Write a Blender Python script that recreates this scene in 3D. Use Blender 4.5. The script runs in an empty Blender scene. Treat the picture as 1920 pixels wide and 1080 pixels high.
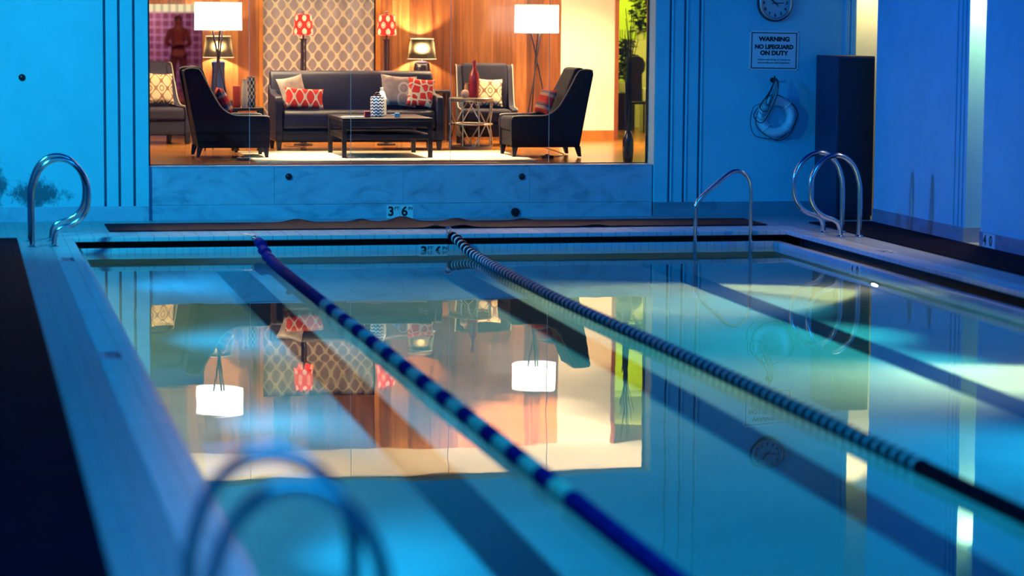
import bpy, bmesh, math, random
from math import pi, sin, cos, radians, sqrt, atan2
from mathutils import Vector, Matrix
random.seed(7)
S = bpy.context.scene
COL = S.collection
V = Vector

# ------------------------------------------------------------------ node helpers
class NT:
    def __init__(s, name):
        s.m = bpy.data.materials.new(name); s.m.use_nodes = True
        s.t = s.m.node_tree; s.t.nodes.clear()
        s.out = s.t.nodes.new('ShaderNodeOutputMaterial')
    def n(s, typ, **kw):
        nd = s.t.nodes.new(typ)
        for k, v in kw.items(): setattr(nd, k, v)
        return nd
    def l(s, a, b): s.t.links.new(a, b)
    def val(s, sock, v):
        if isinstance(v, bpy.types.NodeSocket): s.l(v, sock)
        elif v is not None:
            if hasattr(sock.default_value, '__len__') and hasattr(v, '__len__') and len(v) == 3 and len(sock.default_value) == 4: v = (*v, 1)
            sock.default_value = v
    def math(s, op, a, b=None, c=None, clamp=False):
        nd = s.n('ShaderNodeMath', operation=op); nd.use_clamp = clamp
        s.val(nd.inputs[0], a)
        if b is not None: s.val(nd.inputs[1], b)
        if c is not None: s.val(nd.inputs[2], c)
        return nd.outputs[0]
    def coord(s):
        return s.n('ShaderNodeTexCoord').outputs['Object']
    def mapping(s, vec, scale=(1, 1, 1), loc=(0, 0, 0)):
        nd = s.n('ShaderNodeMapping'); s.l(vec, nd.inputs[0])
        nd.inputs['Scale'].default_value = scale; nd.inputs['Location'].default_value = loc
        return nd.outputs[0]
    def xyz(s, vec):
        nd = s.n('ShaderNodeSeparateXYZ'); s.l(vec, nd.inputs[0]); return nd.outputs
    def noise(s, vec, scale=5, detail=3, rough=.5, dist=0):
        nd = s.n('ShaderNodeTexNoise'); s.l(vec, nd.inputs['Vector'])
        nd.inputs['Scale'].default_value = scale; nd.inputs['Detail'].default_value = detail
        nd.inputs['Roughness'].default_value = rough; nd.inputs['Distortion'].default_value = dist
        return nd.outputs[0]
    def ramp(s, fac, stops, interp='LINEAR'):
        nd = s.n('ShaderNodeValToRGB'); s.val(nd.inputs[0], fac); r = nd.color_ramp; r.interpolation = interp
        while len(r.elements) < len(stops): r.elements.new(.5)
        for e, (p, c) in zip(r.elements, stops):
            e.position = p; e.color = (*c, 1) if len(c) == 3 else c
        return nd.outputs[0]
    def mix(s, fac, a, b):
        nd = s.n('ShaderNodeMix', data_type='RGBA')
        s.val(nd.inputs[0], fac); s.val(nd.inputs[6], a); s.val(nd.inputs[7], b)
        return nd.outputs[2]
    def bump(s, h, strength=.3, dist=.01):
        nd = s.n('ShaderNodeBump'); s.l(h, nd.inputs['Height'])
        nd.inputs['Strength'].default_value = strength; nd.inputs['Distance'].default_value = dist
        return nd.outputs[0]
    def pbsdf(s, color, rough=.5, metal=0, normal=None, emit=None, emit_s=0, spec=None, coat=0, sheen=0, trans=None):
        nd = s.n('ShaderNodeBsdfPrincipled')
        s.val(nd.inputs['Base Color'], color); s.val(nd.inputs['Roughness'], rough); nd.inputs['Metallic'].default_value = metal
        if normal is not None: s.l(normal, nd.inputs['Normal'])
        if emit is not None: s.val(nd.inputs['Emission Color'], emit); nd.inputs['Emission Strength'].default_value = emit_s
        if spec is not None: nd.inputs['Specular IOR Level'].default_value = spec
        if coat: nd.inputs['Coat Weight'].default_value = coat; nd.inputs['Coat Roughness'].default_value = .08
        if sheen: nd.inputs['Sheen Weight'].default_value = sheen
        return nd.outputs[0]
    def done(s, shader):
        s.l(shader, s.out.inputs[0]); return s.m

def lin(r, g, b):
    f = lambda c: (c/255/12.92) if c/255 <= .04045 else ((c/255+.055)/1.055)**2.4
    return (f(r), f(g), f(b))

def plain(name, c, rough=.5, metal=0, var=.15, nscale=8, bump=0, bscale=60, **kw):
    t = NT(name); co = t.coord(); n = t.noise(co, nscale, 4)
    lo = tuple(max(0, x*(1-var)) for x in c); hi = tuple(min(1, x*(1+var)) for x in c)
    col = t.ramp(n, [(.3, lo), (.7, hi)])
    nm = t.bump(t.noise(co, bscale, 2), bump, .004) if bump else None
    return t.done(t.pbsdf(col, rough, metal, nm, **kw))

def ogee(t, u, v):                       # cos(2 pi u) + cos(2 pi v)
    return t.math('ADD', t.math('COSINE', t.math('MULTIPLY', u, 2*pi)), t.math('COSINE', t.math('MULTIPLY', v, 2*pi)))

M = {}
# ---- pool hall materials
def blue_lit_wall_paint():
    t = NT('blue_lit_wall_paint'); co = t.coord(); n = t.noise(co, 2.2, 5)
    base = t.ramp(n, [(.3, (.24, .66, .78)), (.7, (.28, .72, .84))])  # white wall paint with the blue of the hall light mixed in
    x, y, z = t.xyz(co)
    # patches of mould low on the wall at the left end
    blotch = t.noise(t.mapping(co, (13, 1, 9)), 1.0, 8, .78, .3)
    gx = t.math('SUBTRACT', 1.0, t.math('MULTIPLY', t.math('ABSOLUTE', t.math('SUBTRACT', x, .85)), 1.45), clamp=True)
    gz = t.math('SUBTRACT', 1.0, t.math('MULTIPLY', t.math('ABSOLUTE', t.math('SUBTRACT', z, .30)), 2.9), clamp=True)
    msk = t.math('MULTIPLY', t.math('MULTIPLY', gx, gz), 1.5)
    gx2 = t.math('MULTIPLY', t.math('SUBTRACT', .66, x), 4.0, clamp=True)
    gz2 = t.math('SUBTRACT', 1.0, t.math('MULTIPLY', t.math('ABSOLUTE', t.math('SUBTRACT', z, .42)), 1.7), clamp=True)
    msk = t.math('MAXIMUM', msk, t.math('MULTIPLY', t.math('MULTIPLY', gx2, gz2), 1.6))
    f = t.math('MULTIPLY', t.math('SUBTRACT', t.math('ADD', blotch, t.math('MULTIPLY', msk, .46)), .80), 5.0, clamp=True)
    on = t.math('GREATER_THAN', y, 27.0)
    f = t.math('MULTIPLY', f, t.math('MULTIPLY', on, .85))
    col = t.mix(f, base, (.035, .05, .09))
    nm = t.bump(t.noise(co, 130, 3), .25, .004)
    return t.done(t.pbsdf(col, .75, normal=nm))
M['wall'] = blue_lit_wall_paint()
M['reveal'] = plain('cream_reveal_paint', (.78, .74, .62), .7, var=.06, nscale=2)  # the hall paint without that blue, for jamb and recesses
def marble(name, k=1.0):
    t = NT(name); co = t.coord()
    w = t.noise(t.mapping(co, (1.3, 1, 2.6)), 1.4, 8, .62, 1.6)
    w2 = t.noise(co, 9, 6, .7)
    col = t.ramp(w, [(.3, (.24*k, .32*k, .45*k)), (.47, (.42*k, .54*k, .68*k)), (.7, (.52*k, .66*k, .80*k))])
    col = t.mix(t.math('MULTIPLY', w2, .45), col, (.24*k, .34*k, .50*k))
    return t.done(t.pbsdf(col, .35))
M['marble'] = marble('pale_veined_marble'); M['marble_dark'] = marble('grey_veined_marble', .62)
def tiles(name, c1, c2, grout, size, rough=.4):
    t = NT(name); co = t.coord(); b = t.n('ShaderNodeTexBrick'); b.offset = 0
    t.l(co, b.inputs['Vector'])
    for k, v in (('Color1', c1), ('Color2', c2), ('Mortar', grout)): b.inputs[k].default_value = (*v, 1)
    b.inputs['Scale'].default_value = 1; b.inputs['Mortar Size'].default_value = size*.04
    b.inputs['Brick Width'].default_value = size; b.inputs['Row Height'].default_value = size
    n = t.noise(co, 1.7, 4)
    col = t.mix(t.math('MULTIPLY', n, .35), b.outputs[0], tuple(x*.45 for x in c1))
    return t.done(t.pbsdf(col, rough, normal=t.bump(t.noise(co, 90, 2), .25, .003)))
M['deck'] = tiles('deck_tile', (.36, .43, .47), (.42, .49, .53), (.22, .27, .31), .10, .38)
M['coping'] = tiles('coping_tile', (.72, .77, .80), (.80, .84, .86), (.45, .5, .55), .15, .25)
M['gutter'] = plain('gutter_dark', (.012, .013, .02), .6)
M['lip'] = tiles('gutter_lip_tile', (.70, .80, .86), (.78, .86, .90), (.42, .5, .56), .08, .2)
M['plaster'] = plain('pool_plaster', (.66, .74, .74), .8, var=.12, nscale=1.1)
M['stripe'] = plain('navy_lane_tile', (.004, .005, .020), .5, var=.3, nscale=4)
def rubber():
    t = NT('black_rubber_mat'); co = t.coord(); w = t.n('ShaderNodeTexWave'); t.l(co, w.inputs[0])
    w.inputs['Scale'].default_value = 18; n = t.noise(co, 3, 3)
    col = t.ramp(n, [(.3, (.004, .0015, .014)), (.7, (.008, .003, .026))])
    return t.done(t.pbsdf(col, .9, normal=t.bump(w.outputs[1], .3, .004), spec=.12))
M['rubber'] = rubber()
M['navy_rubber'] = plain('navy_rubber_mat', (.0012, .0014, .014), .9, var=.4, nscale=3, bump=.3, bscale=70, spec=.06)
def water():
    t = NT('pool_water'); co = t.coord()
    a = t.noise(t.mapping(co, (.9, .55, 1)), 1.0, 2, .45, .3)
    b = t.noise(t.mapping(co, (2.6, 1.3, 1)), 1.0, 2, .5, .4)
    h = t.math('ADD', t.math('MULTIPLY', a, 1.0), t.math('MULTIPLY', b, .16))
    bp = t.n('ShaderNodeBump'); t.l(h, bp.inputs['Height']); bp.inputs['Strength'].default_value = 1; bp.inputs['Distance'].default_value = .0026
    g = t.n('ShaderNodeBsdfGlass'); g.inputs['Color'].default_value = (.93, .99, 1, 1); g.inputs['Roughness'].default_value = 0
    g.inputs['IOR'].default_value = 1.333; t.l(bp.outputs[0], g.inputs['Normal'])
    return t.done(g.outputs[0])
M['water'] = water()
def chrome(name, c=(.62, .64, .68), r=.14):
    t = NT(name); n = t.noise(t.coord(), 14, 3)
    rr = t.math('ADD', t.math('MULTIPLY', n, .12), r-.05)
    return t.done(t.pbsdf(c, rr, 1))
M['chrome'] = chrome('stainless_steel')
M['blue_plastic'] = plain('blue_float_plastic', (.003, .016, .20), .8, var=.25, spec=.04)
M['pale_plastic'] = plain('pale_float_plastic', (.86, .92, .62), .6, var=.12, spec=.15)
M['white_plastic'] = plain('white_float_plastic', (.62, .84, .80), .6, var=.12, spec=.1)
M['dark_plastic'] = plain('dark_float_plastic', (.002, .003, .014), .7, spec=.05)
M['cable'] = plain('steel_cable', (.25, .26, .3), .4, .8)
M['cabinet'] = plain('dark_painted_metal', (.010, .008, .03), .5, var=.1)
M['cabinet_side'] = plain('painted_metal_side', (.03, .028, .075), .5, var=.1)
M['ring'] = plain('life_ring_foam', (.84, .88, .90), .55, var=.08)
M['rope'] = plain('pale_rope', (.42, .44, .42), .8, var=.3, nscale=90)
M['dark_rope'] = plain('dark_rope', (.03, .03, .05), .8, var=.3, nscale=90)
M['black'] = plain('black_gloss', (.008, .008, .012), .35)
M['signwhite'] = plain('sign_white', (.80, .84, .86), .45, var=.04)
M['ink'] = plain('black_ink', (.004, .004, .008), .6)
M['clockface'] = plain('clock_face', (.50, .54, .58), .4, var=.05)
M['clockrim'] = plain('clock_case', (.03, .03, .04), .3)
M['silver'] = chrome('clock_silver_ring', (.5, .52, .55), .3)
# ---- lounge materials
def wood_wall():
    t = NT('wood_panelling'); co = t.coord(); x, y, z = t.xyz(co)
    pl = t.math('FLOOR', t.math('MULTIPLY', x, 4.35))
    wn = t.n('ShaderNodeTexWhiteNoise', noise_dimensions='1D'); t.l(pl, wn.inputs['W'])
    g = t.noise(t.mapping(co, (16, 16, .9)), 1.0, 6, .6, .8)
    f = t.math('ADD', t.math('MULTIPLY', g, .62), t.math('MULTIPLY', wn.outputs[0], .38))
    col = t.ramp(f, [(.3, (.045, .010, .003)), (.5, (.15, .046, .012)), (.74, (.34, .14, .042))])
    return t.done(t.pbsdf(col, .3, coat=.3))
M['wood'] = wood_wall()
M['wood_trim'] = plain('wood_trim', (.36, .13, .022), .35, var=.2, nscale=5)
M['brown_trim'] = plain('brown_door_trim', (.14, .035, .008), .4, var=.2)
def wood_floor():
    t = NT('wood_floor'); co = t.coord(); x, y, z = t.xyz(co)
    pl = t.math('FLOOR', t.math('MULTIPLY', y, 7.5))
    wn = t.n('ShaderNodeTexWhiteNoise', noise_dimensions='1D'); t.l(pl, wn.inputs['W'])
    g = t.noise(t.mapping(co, (1.2, 16, 1)), 1.0, 5, .6, .6)
    f = t.math('ADD', t.math('MULTIPLY', g, .6), t.math('MULTIPLY', wn.outputs[0], .4))
    col = t.ramp(f, [(.25, (.15, .045, .006)), (.55, (.34, .125, .018)), (.8, (.46, .20, .04))])
    return t.done(t.pbsdf(col, .22))
M['wood_floor'] = wood_floor()
M['cream'] = plain('cream_wall_paint', (.80, .71, .60), .7, var=.04, nscale=2)
M['ceiling'] = plain('cream_ceiling_paint', (.90, .86, .72), .8, var=.04, nscale=1)
def curtain_mat():
    t = NT('ogee_curtain_cloth'); co = t.coord(); x, y, z = t.xyz(co)
    h = ogee(t, t.math('DIVIDE', x, .165), t.math('DIVIDE', z, .225))
    ah = t.math('ABSOLUTE', h)
    col = t.ramp(ah, [(.36, (.84, .79, .68)), (.50, (.19, .16, .22))])
    n = t.noise(t.mapping(co, (3, 3, .7)), 2, 4)
    col = t.mix(t.math('MULTIPLY', n, .35), col, (.20, .18, .26))
    return t.done(t.pbsdf(col, .85, sheen=.2))
M['curtain'] = curtain_mat()
M['curtain_edge'] = plain('dark_curtain_lining', (.03, .015, .03), .9)
M['leather'] = plain('dark_leather', (.0025, .003, .015), .42, var=.35, nscale=6, bump=.15, bscale=40, spec=.16)
M['tweed'] = plain('dark_tweed', (.0045, .0035, .010), .85, var=.5, nscale=160, bump=.3, bscale=200, spec=.12)
M['piping'] = plain('light_piping', (.34, .31, .27), .7)
M['ebony'] = plain('ebony_wood', (.006, .005, .010), .35, var=.3, spec=.25)
M['rug'] = plain('cream_rug', (.70, .62, .46), .95, var=.2, nscale=5, bump=.5, bscale=120)
def lattice_cushion(name, bg, fg, su, sv, t0=.22, ring=True, axes='xz'):
    t = NT(name); co = t.coord(); c = dict(zip('xyz', t.xyz(co)))
    h = ogee(t, t.math('DIVIDE', c[axes[0]], su), t.math('DIVIDE', c[axes[1]], sv))
    a = t.math('ABSOLUTE', h)
    line = t.math('LESS_THAN', a, t0)
    if ring:
        r1 = t.math('MULTIPLY', t.math('GREATER_THAN', h, 1.25), t.math('LESS_THAN', h, 1.68))
        line = t.math('MAXIMUM', line, r1)
    n = t.noise(co, 20, 3)
    col = t.mix(line, bg, fg); col = t.mix(t.math('MULTIPLY', n, .2), col, tuple(x*.6 for x in bg))
    return t.done(t.pbsdf(col, .85, normal=t.bump(t.noise(co, 150, 2), .3, .003)))
M['cush_brown'] = lattice_cushion('cream_brown_lattice_cloth', (.78, .64, .42), (.10, .018, .012), .155, .20, .30)
M['cush_red'] = lattice_cushion('red_cloth_white_links', (.50, .012, .010), (.84, .68, .52), .135, .26, .36, False)
def brick_cushion():
    t = NT('red_cloth_cream_net'); co = t.coord(); x, y, z = t.xyz(co)
    b = t.n('ShaderNodeTexVoronoi', feature='DISTANCE_TO_EDGE'); t.l(t.mapping(co, (11.5, .01, 10)), b.inputs['Vector']); b.inputs['Scale'].default_value = 1
    b.inputs['Randomness'].default_value = .55
    line = t.math('LESS_THAN', b.outputs['Distance'], .10)
    col = t.mix(line, (.52, .012, .008), (.82, .64, .46))
    return t.done(t.pbsdf(col, .85))
M['cush_net'] = brick_cushion()
def ring_cushion():
    t = NT('grey_cloth_pale_rings'); co = t.coord(); x, y, z = t.xyz(co)
    v = t.n('ShaderNodeTexVoronoi', feature='F1'); t.l(t.mapping(co, (5.2, .01, 4.6)), v.inputs['Vector']); v.inputs['Scale'].default_value = 1; v.inputs['Randomness'].default_value = .5
    d = v.outputs['Distance']
    ring = t.math('MULTIPLY', t.math('GREATER_THAN', d, .30), t.math('LESS_THAN', d, .42))
    n = t.noise(co, 14, 4)
    bg = t.ramp(n, [(.35, (.16, .10, .12)), (.65, (.30, .22, .21))])
    col = t.mix(ring, bg, (.58, .46, .40))
    return t.done(t.pbsdf(col, .7))
M['cush_ring'] = ring_cushion()
M['cush_grey'] = plain('oatmeal_cloth', (.46, .39, .35), .85, var=.4, nscale=9)
def stripe_cushion():
    t = NT('red_grey_stripe_cloth'); co = t.coord(); x, y, z = t.xyz(co)
    f = t.math('FRACT', t.math('MULTIPLY', z, 6.2))
    col = t.ramp(f, [(0, (.55, .02, .015)), (.33, (.62, .40, .34)), (.55, (.14, .10, .20)), (.75, (.60, .06, .04))], 'CONSTANT')
    return t.done(t.pbsdf(col, .85))
M['cush_stripe'] = stripe_cushion()
def emis(name, c, s, c2=None):
    t = NT(name); n = t.noise(t.coord(), 4, 2)
    e = t.n('ShaderNodeEmission'); t.l(t.ramp(n, [(.3, c), (.7, c2 or c)]), e.inputs[0]); e.inputs[1].default_value = s
    return t.done(e.outputs[0])
def shade_white():
    t = NT('lit_white_lampshade'); n = t.noise(t.coord(), 40, 2)
    col = t.ramp(n, [(.3, (1, .90, .78)), (.7, (1, .94, .84))])
    return t.done(t.pbsdf((.85, .8, .7), .8, emit=col, emit_s=4.2))
M['shade_white'] = shade_white()
def shade_black():
    t = NT('black_translucent_lampshade'); co = t.coord(); n = t.noise(co, 120, 2)
    d = t.n('ShaderNodeBsdfDiffuse'); t.l(t.ramp(n, [(.3, (.006, .005, .007)), (.7, (.016, .013, .014))]), d.inputs[0])
    tr = t.n('ShaderNodeBsdfRefraction'); tr.inputs['Color'].default_value = (.60, .44, .24, 1); tr.inputs['IOR'].default_value = 1.4; tr.inputs['Roughness'].default_value = .8
    mx = t.n('ShaderNodeMixShader'); mx.inputs[0].default_value = .022
    t.l(d.outputs[0], mx.inputs[1]); t.l(tr.outputs[0], mx.inputs[2]); return t.done(mx.outputs[0])
M['shade_black'] = shade_black()
M['shade_trim'] = plain('cream_shade_trim', (.85, .75, .55), .7, emit=(1, .8, .5), emit_s=.5)
def shade_red():
    t = NT('red_lampshade_medallions'); co = t.coord(); x, y, z = t.xyz(co)
    an = t.math('DIVIDE', t.math('ARCTAN2', y, x), 2*pi/6)
    h = ogee(t, an, t.math('DIVIDE', z, .17))
    med = t.math('GREATER_THAN', h, 1.05); hole = t.math('MULTIPLY', t.math('GREATER_THAN', h, 1.4), t.math('LESS_THAN', h, 1.75))
    f = t.math('SUBTRACT', med, t.math('MULTIPLY', hole, .8))
    h2 = t.math('LESS_THAN', h, -1.05); f = t.math('MAXIMUM', f, h2)
    col = t.mix(f, (.80, .012, .010), (.95, .50, .34))
    return t.done(t.pbsdf(col, .8, emit=col, emit_s=.85))
M['shade_red'] = shade_red()
M['bulb'] = emis('lamp_bulb', (1, .72, .36), 14)
M['downlight'] = emis('downlight_lens', (1, .86, .62), 22)
M['poollens'] = emis('pool_lamp_lens', (1, .80, .62), 45)
M['navy_glaze'] = plain('navy_ceramic_glaze', (.010, .018, .07), .12, var=.4, nscale=8)
M['black_glaze'] = plain('black_ceramic_glaze', (.012, .008, .018), .12)
M['red_glaze'] = plain('red_ceramic_glaze', (.22, .008, .014), .15, var=.3)
M['red_candle'] = plain('red_wax', (.30, .02, .02), .5)
M['white_glaze'] = plain('white_ceramic', (.78, .74, .66), .25, var=.06)
M['pink'] = plain('pink_stone', (.62, .32, .26), .5, var=.2, nscale=30)
M['amber'] = plain('amber_glaze', (.55, .22, .07), .2)
M['lightblue'] = plain('pale_blue_plastic', (.20, .42, .70), .4)
M['red_box'] = plain('red_card', (.30, .012, .03), .5)
M['paper'] = plain('paper', (.45, .45, .36), .6, var=.3, nscale=20)
def zigzag():
    t = NT('zigzag_glaze'); co = t.coord(); x, y, z = t.xyz(co)
    an = t.math('ARCTAN2', y, x); tri = t.math('PINGPONG', t.math('MULTIPLY', an, 10/(2*pi)), .5)
    f = t.math('FRACT', t.math('ADD', t.math('MULTIPLY', z, 27), tri))
    k = t.math('LESS_THAN', f, .5)
    col = t.mix(k, (.72, .76, .80), (.010, .03, .10))
    return t.done(t.pbsdf(col, .2))
M['zigzag'] = zigzag()
def bw_vase():
    t = NT('black_white_lattice_glaze'); co = t.coord(); x, y, z = t.xyz(co)
    h = ogee(t, t.math('MULTIPLY', t.math('ARCTAN2', y, x), 6/(2*pi)), t.math('DIVIDE', z, .085))
    k = t.math('LESS_THAN', t.math('ABSOLUTE', h), .45)
    col = t.mix(k, (.015, .012, .02), (.75, .72, .66)); return t.done(t.pbsdf(col, .3))
M['bw'] = bw_vase()
M['steel_bars'] = chrome('brushed_steel_bars', (.50, .47, .44), .28)
M['drumtop'] = plain('grey_metal_top', (.24, .20, .18), .3, .6)
M['poles'] = plain('dark_lamp_pole', (.03, .02, .035), .25, .5)
M['twig'] = plain('dark_twigs', (.010, .008, .008), .8)
M['leaf'] = plain('dark_leaf', (.010, .022, .008), .6, var=.4)
M['planter'] = plain('pale_planter', (.62, .60, .42), .6, var=.12, nscale=3, bump=.3, bscale=50)
M['greenwall'] = plain('pale_green_wall', (.60, .66, .16), .8, var=.08, nscale=1.5)
M['skin'] = plain('skin_tone', (.15, .045, .025), .6, var=.1)
M['shirt'] = plain('rust_brown_cloth', (.13, .026, .014), .85, var=.2)
M['trousers'] = plain('dark_brown_cloth', (.07, .016, .012), .85, var=.2)
M['hair'] = plain('dark_hair', (.05, .014, .010), .6, var=.3, nscale=60)
def reflected_grid():
    t = NT('reflected_window_grid'); co = t.coord(); b = t.n('ShaderNodeTexBrick'); b.offset = 0
    t.l(t.mapping(t.n('ShaderNodeCombineXYZ').outputs[0] if False else co, (1, 1, 1)), b.inputs['Vector'])
    for k, v in (('Color1', (.16, .05, .10)), ('Color2', (.24, .09, .13)), ('Mortar', (.50, .38, .62))): b.inputs[k].default_value = (*v, 1)  # purple grid in place of windows reflected in the glass
    b.inputs['Scale'].default_value = 1; b.inputs['Mortar Size'].default_value = .011
    b.inputs['Brick Width'].default_value = .162; b.inputs['Row Height'].default_value = .162
    return t.done(t.pbsdf(b.outputs[0], .25))
M['blocks'] = reflected_grid()
def reflected_panes():
    t = NT('reflected_pane_row'); co = t.coord(); x, y, z = t.xyz(co)
    f = t.math('FRACT', t.math('DIVIDE', x, .162)); k = t.math('GREATER_THAN', t.math('ABSOLUTE', t.math('SUBTRACT', f, .5)), .43)
    e = t.n('ShaderNodeEmission'); t.l(t.mix(k, (1, .80, .45), (.12, .03, .02)), e.inputs[0]); e.inputs[1].default_value = 1.0
    return t.done(e.outputs[0])
M['reflected_panes'] = reflected_panes()
def pane_glass():
    t = NT('clear_window_glass'); fr = t.n('ShaderNodeFresnel'); fr.inputs[0].default_value = 1.45
    tr = t.n('ShaderNodeBsdfTransparent'); tr.inputs[0].default_value = (.97, .98, .97, 1)
    gl = t.n('ShaderNodeBsdfGlossy'); gl.inputs['Roughness'].default_value = 0
    n = t.noise(t.coord(), .4, 1); mr = t.ramp(n, [(0, (.95, .95, .95)), (1, (1, 1, 1))]); t.l(mr, gl.inputs[0])
    mx = t.n('ShaderNodeMixShader'); t.l(fr.outputs[0], mx.inputs[0]); t.l(tr.outputs[0], mx.inputs[1]); t.l(gl.outputs[0], mx.inputs[2])
    return t.done(mx.outputs[0])
M['glass'] = pane_glass()
M['seal'] = plain('glass_edge_seal', (.40, .42, .44), .3)
M['frame_dark'] = plain('dark_window_frame', (.012, .010, .016), .4)

# ------------------------------------------------------------------ mesh builder
class MB:
    def __init__(s): s.bm = bmesh.new(); s.mi = 0
    def _f(s, vs):
        try:
            f = s.bm.faces.new(vs); f.material_index = s.mi; return f
        except ValueError: return None
    def box(s, x0, x1, y0, y1, z0, z1):
        v = [s.bm.verts.new((x, y, z)) for x in (x0, x1) for y in (y0, y1) for z in (z0, z1)]
        for f in ((0, 1, 3, 2), (4, 6, 7, 5), (0, 4, 5, 1), (2, 3, 7, 6), (0, 2, 6, 4), (1, 5, 7, 3)): s._f([v[i] for i in f])
        return s
    def prism(s, poly, a0, a1, axis='y'):
        def P(p, a): return {'y': (p[0], a, p[1]), 'x': (a, p[0], p[1]), 'z': (p[0], p[1], a)}[axis]
        A = [s.bm.verts.new(P(p, a0)) for p in poly]; B = [s.bm.verts.new(P(p, a1)) for p in poly]
        s._f(A); s._f(B[::-1]); n = len(poly)
        for i in range(n): s._f([A[i], A[(i+1) % n], B[(i+1) % n], B[i]])
        return s
    def lathe(s, prof, seg=32, c=(0, 0, 0), axis='z'):
        rings = []
        for r, h in prof:
            R = []
            for k in range(seg):
                a = 2*pi*k/seg; q = (r*cos(a), r*sin(a), h)
                if axis == 'y': q = (q[0], q[2], q[1])
                if axis == 'x': q = (q[2], q[0], q[1])
                R.append(s.bm.verts.new((c[0]+q[0], c[1]+q[1], c[2]+q[2])))
            rings.append(R)
        for A, B in zip(rings, rings[1:]):
            for k in range(seg): s._f([A[k], A[(k+1) % seg], B[(k+1) % seg], B[k]])
        if prof[0][0] > 1e-6: s._f(rings[0][::-1])
        if prof[-1][0] > 1e-6: s._f(rings[-1])
        return s
    def tube(s, pts, r, seg=12, closed=False, cap=True):
        pts = [V(p) for p in pts]; n = len(pts); rings = []; up = None
        rad = r if hasattr(r, '__len__') else [r]*n
        for i, p in enumerate(pts):
            a = pts[i-1] if (i > 0 or closed) else p; b = pts[(i+1) % n] if (i < n-1 or closed) else p
            d = (b-a).normalized()
            if up is None:
                up = V((0, 0, 1)) if abs(d.z) < .9 else V((1, 0, 0))
            sd = d.cross(up).normalized(); up = sd.cross(d).normalized()
            rings.append([s.bm.verts.new(p+(sd*cos(2*pi*k/seg)+up*sin(2*pi*k/seg))*rad[i]) for k in range(seg)])
        for i in range(n if closed else n-1):
            A, B = rings[i], rings[(i+1) % n]
            for k in range(seg): s._f([A[k], A[(k+1) % seg], B[(k+1) % seg], B[k]])
        if cap and not closed: s._f(rings[0][::-1]); s._f(rings[-1])
        return s
    def ball(s, c, r, sx=1, sy=1, sz=1, seg=20):
        m = Matrix.Translation(c) @ Matrix.Diagonal((r*sx, r*sy, r*sz, 1))
        g = bmesh.ops.create_uvsphere(s.bm, u_segments=seg, v_segments=seg//2+2, radius=1, matrix=m)
        for v in g['verts']:
            for f in v.link_faces: f.material_index = s.mi
        return s
    def ringtorus(s, c, R, r, axis='y', seg=48, seg2=14):
        pts = []
        for k in range(seg):
            a = 2*pi*k/seg
            pts.append({'y': (c[0]+R*cos(a), c[1], c[2]+R*sin(a)), 'z': (c[0]+R*cos(a), c[1]+R*sin(a), c[2])}[axis])
        return s.tube(pts, r, seg2, True)
    def pillow(s, w, h, t, n=16):
        # a stuffed square cushion standing in the x-z plane, thick along y, base at z=0
        def P(i, j, sg):
            u = 2*i/n-1; v = 2*j/n-1
            pull = 1-.085*((1-u*u)*abs(v)**3+(1-v*v)*abs(u)**3)*1.0
            x = u*w/2*(1-.10*(1-v*v)*abs(u)**2); z = v*h/2*(1-.10*(1-u*u)*abs(v)**2)
            th = t/2*max(0, (1-u**4)*(1-v**4))**.55
            return (x, sg*th, z+h/2)
        G = {}
        for sg in (1, -1):
            for i in range(n+1):
                for j in range(n+1):
                    e = i in (0, n) or j in (0, n)
                    if sg == -1 and e: G[sg, i, j] = G[1, i, j]
                    else: G[sg, i, j] = s.bm.verts.new(P(i, j, sg))
            for i in range(n):
                for j in range(n):
                    q = [G[sg, i, j], G[sg, i+1, j], G[sg, i+1, j+1], G[sg, i, j+1]]
                    s._f(q if sg == -1 else q[::-1])
        return s
    def build(s, name, mat, parent=None, loc=(0, 0, 0), rot=(0, 0, 0), smooth=True, bevel=0, seg=2, angle=38):
        bmesh.ops.recalc_face_normals(s.bm, faces=s.bm.faces[:])
        me = bpy.data.meshes.new(name); s.bm.to_mesh(me); s.bm.free()
        for m in (mat if isinstance(mat, (list, tuple)) else [mat]): me.materials.append(m)
        if smooth:
            for p in me.polygons: p.use_smooth = True
            me.set_sharp_from_angle(angle=radians(angle))
        o = bpy.data.objects.new(name, me); COL.objects.link(o)
        o.location = loc; o.rotation_euler = rot
        if parent: o.parent = parent
        if bevel:
            b = o.modifiers.new('bevel', 'BEVEL'); b.width = bevel; b.segments = seg; b.limit_method = 'ANGLE'; b.angle_limit = radians(35)
        return o

def tag(o, label, cat, group=None, kind=None):
    o['label'] = label; o['category'] = cat
    if group: o['group'] = group
    if kind: o['kind'] = kind
    return o
def thing(name, label, cat, loc=(0, 0, 0), rz=0, group=None):
    o = bpy.data.objects.new(name, None); COL.objects.link(o); o.empty_display_size = .1
    o.location = loc; o.rotation_euler = (0, 0, rz); return tag(o, label, cat, group)
def struct(name, mb, mat, parent=None, smooth=False, **kw):
    o = mb.build(name, mat, parent, smooth=smooth, **kw)
    if parent is None: o['kind'] = 'structure'
    return o
def dup(root, loc=None, rz=None, label=None, group=None):
    r = root.copy(); COL.objects.link(r)
    if loc is not None: r.location = loc
    if rz is not None: r.rotation_euler = (0, 0, rz)
    if label: r['label'] = label
    if group: r['group'] = group
    for ch in list(root.children):
        c = ch.copy(); COL.objects.link(c); c.parent = r
        for g in list(ch.children):
            d = g.copy(); COL.objects.link(d); d.parent = c
    return r
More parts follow.
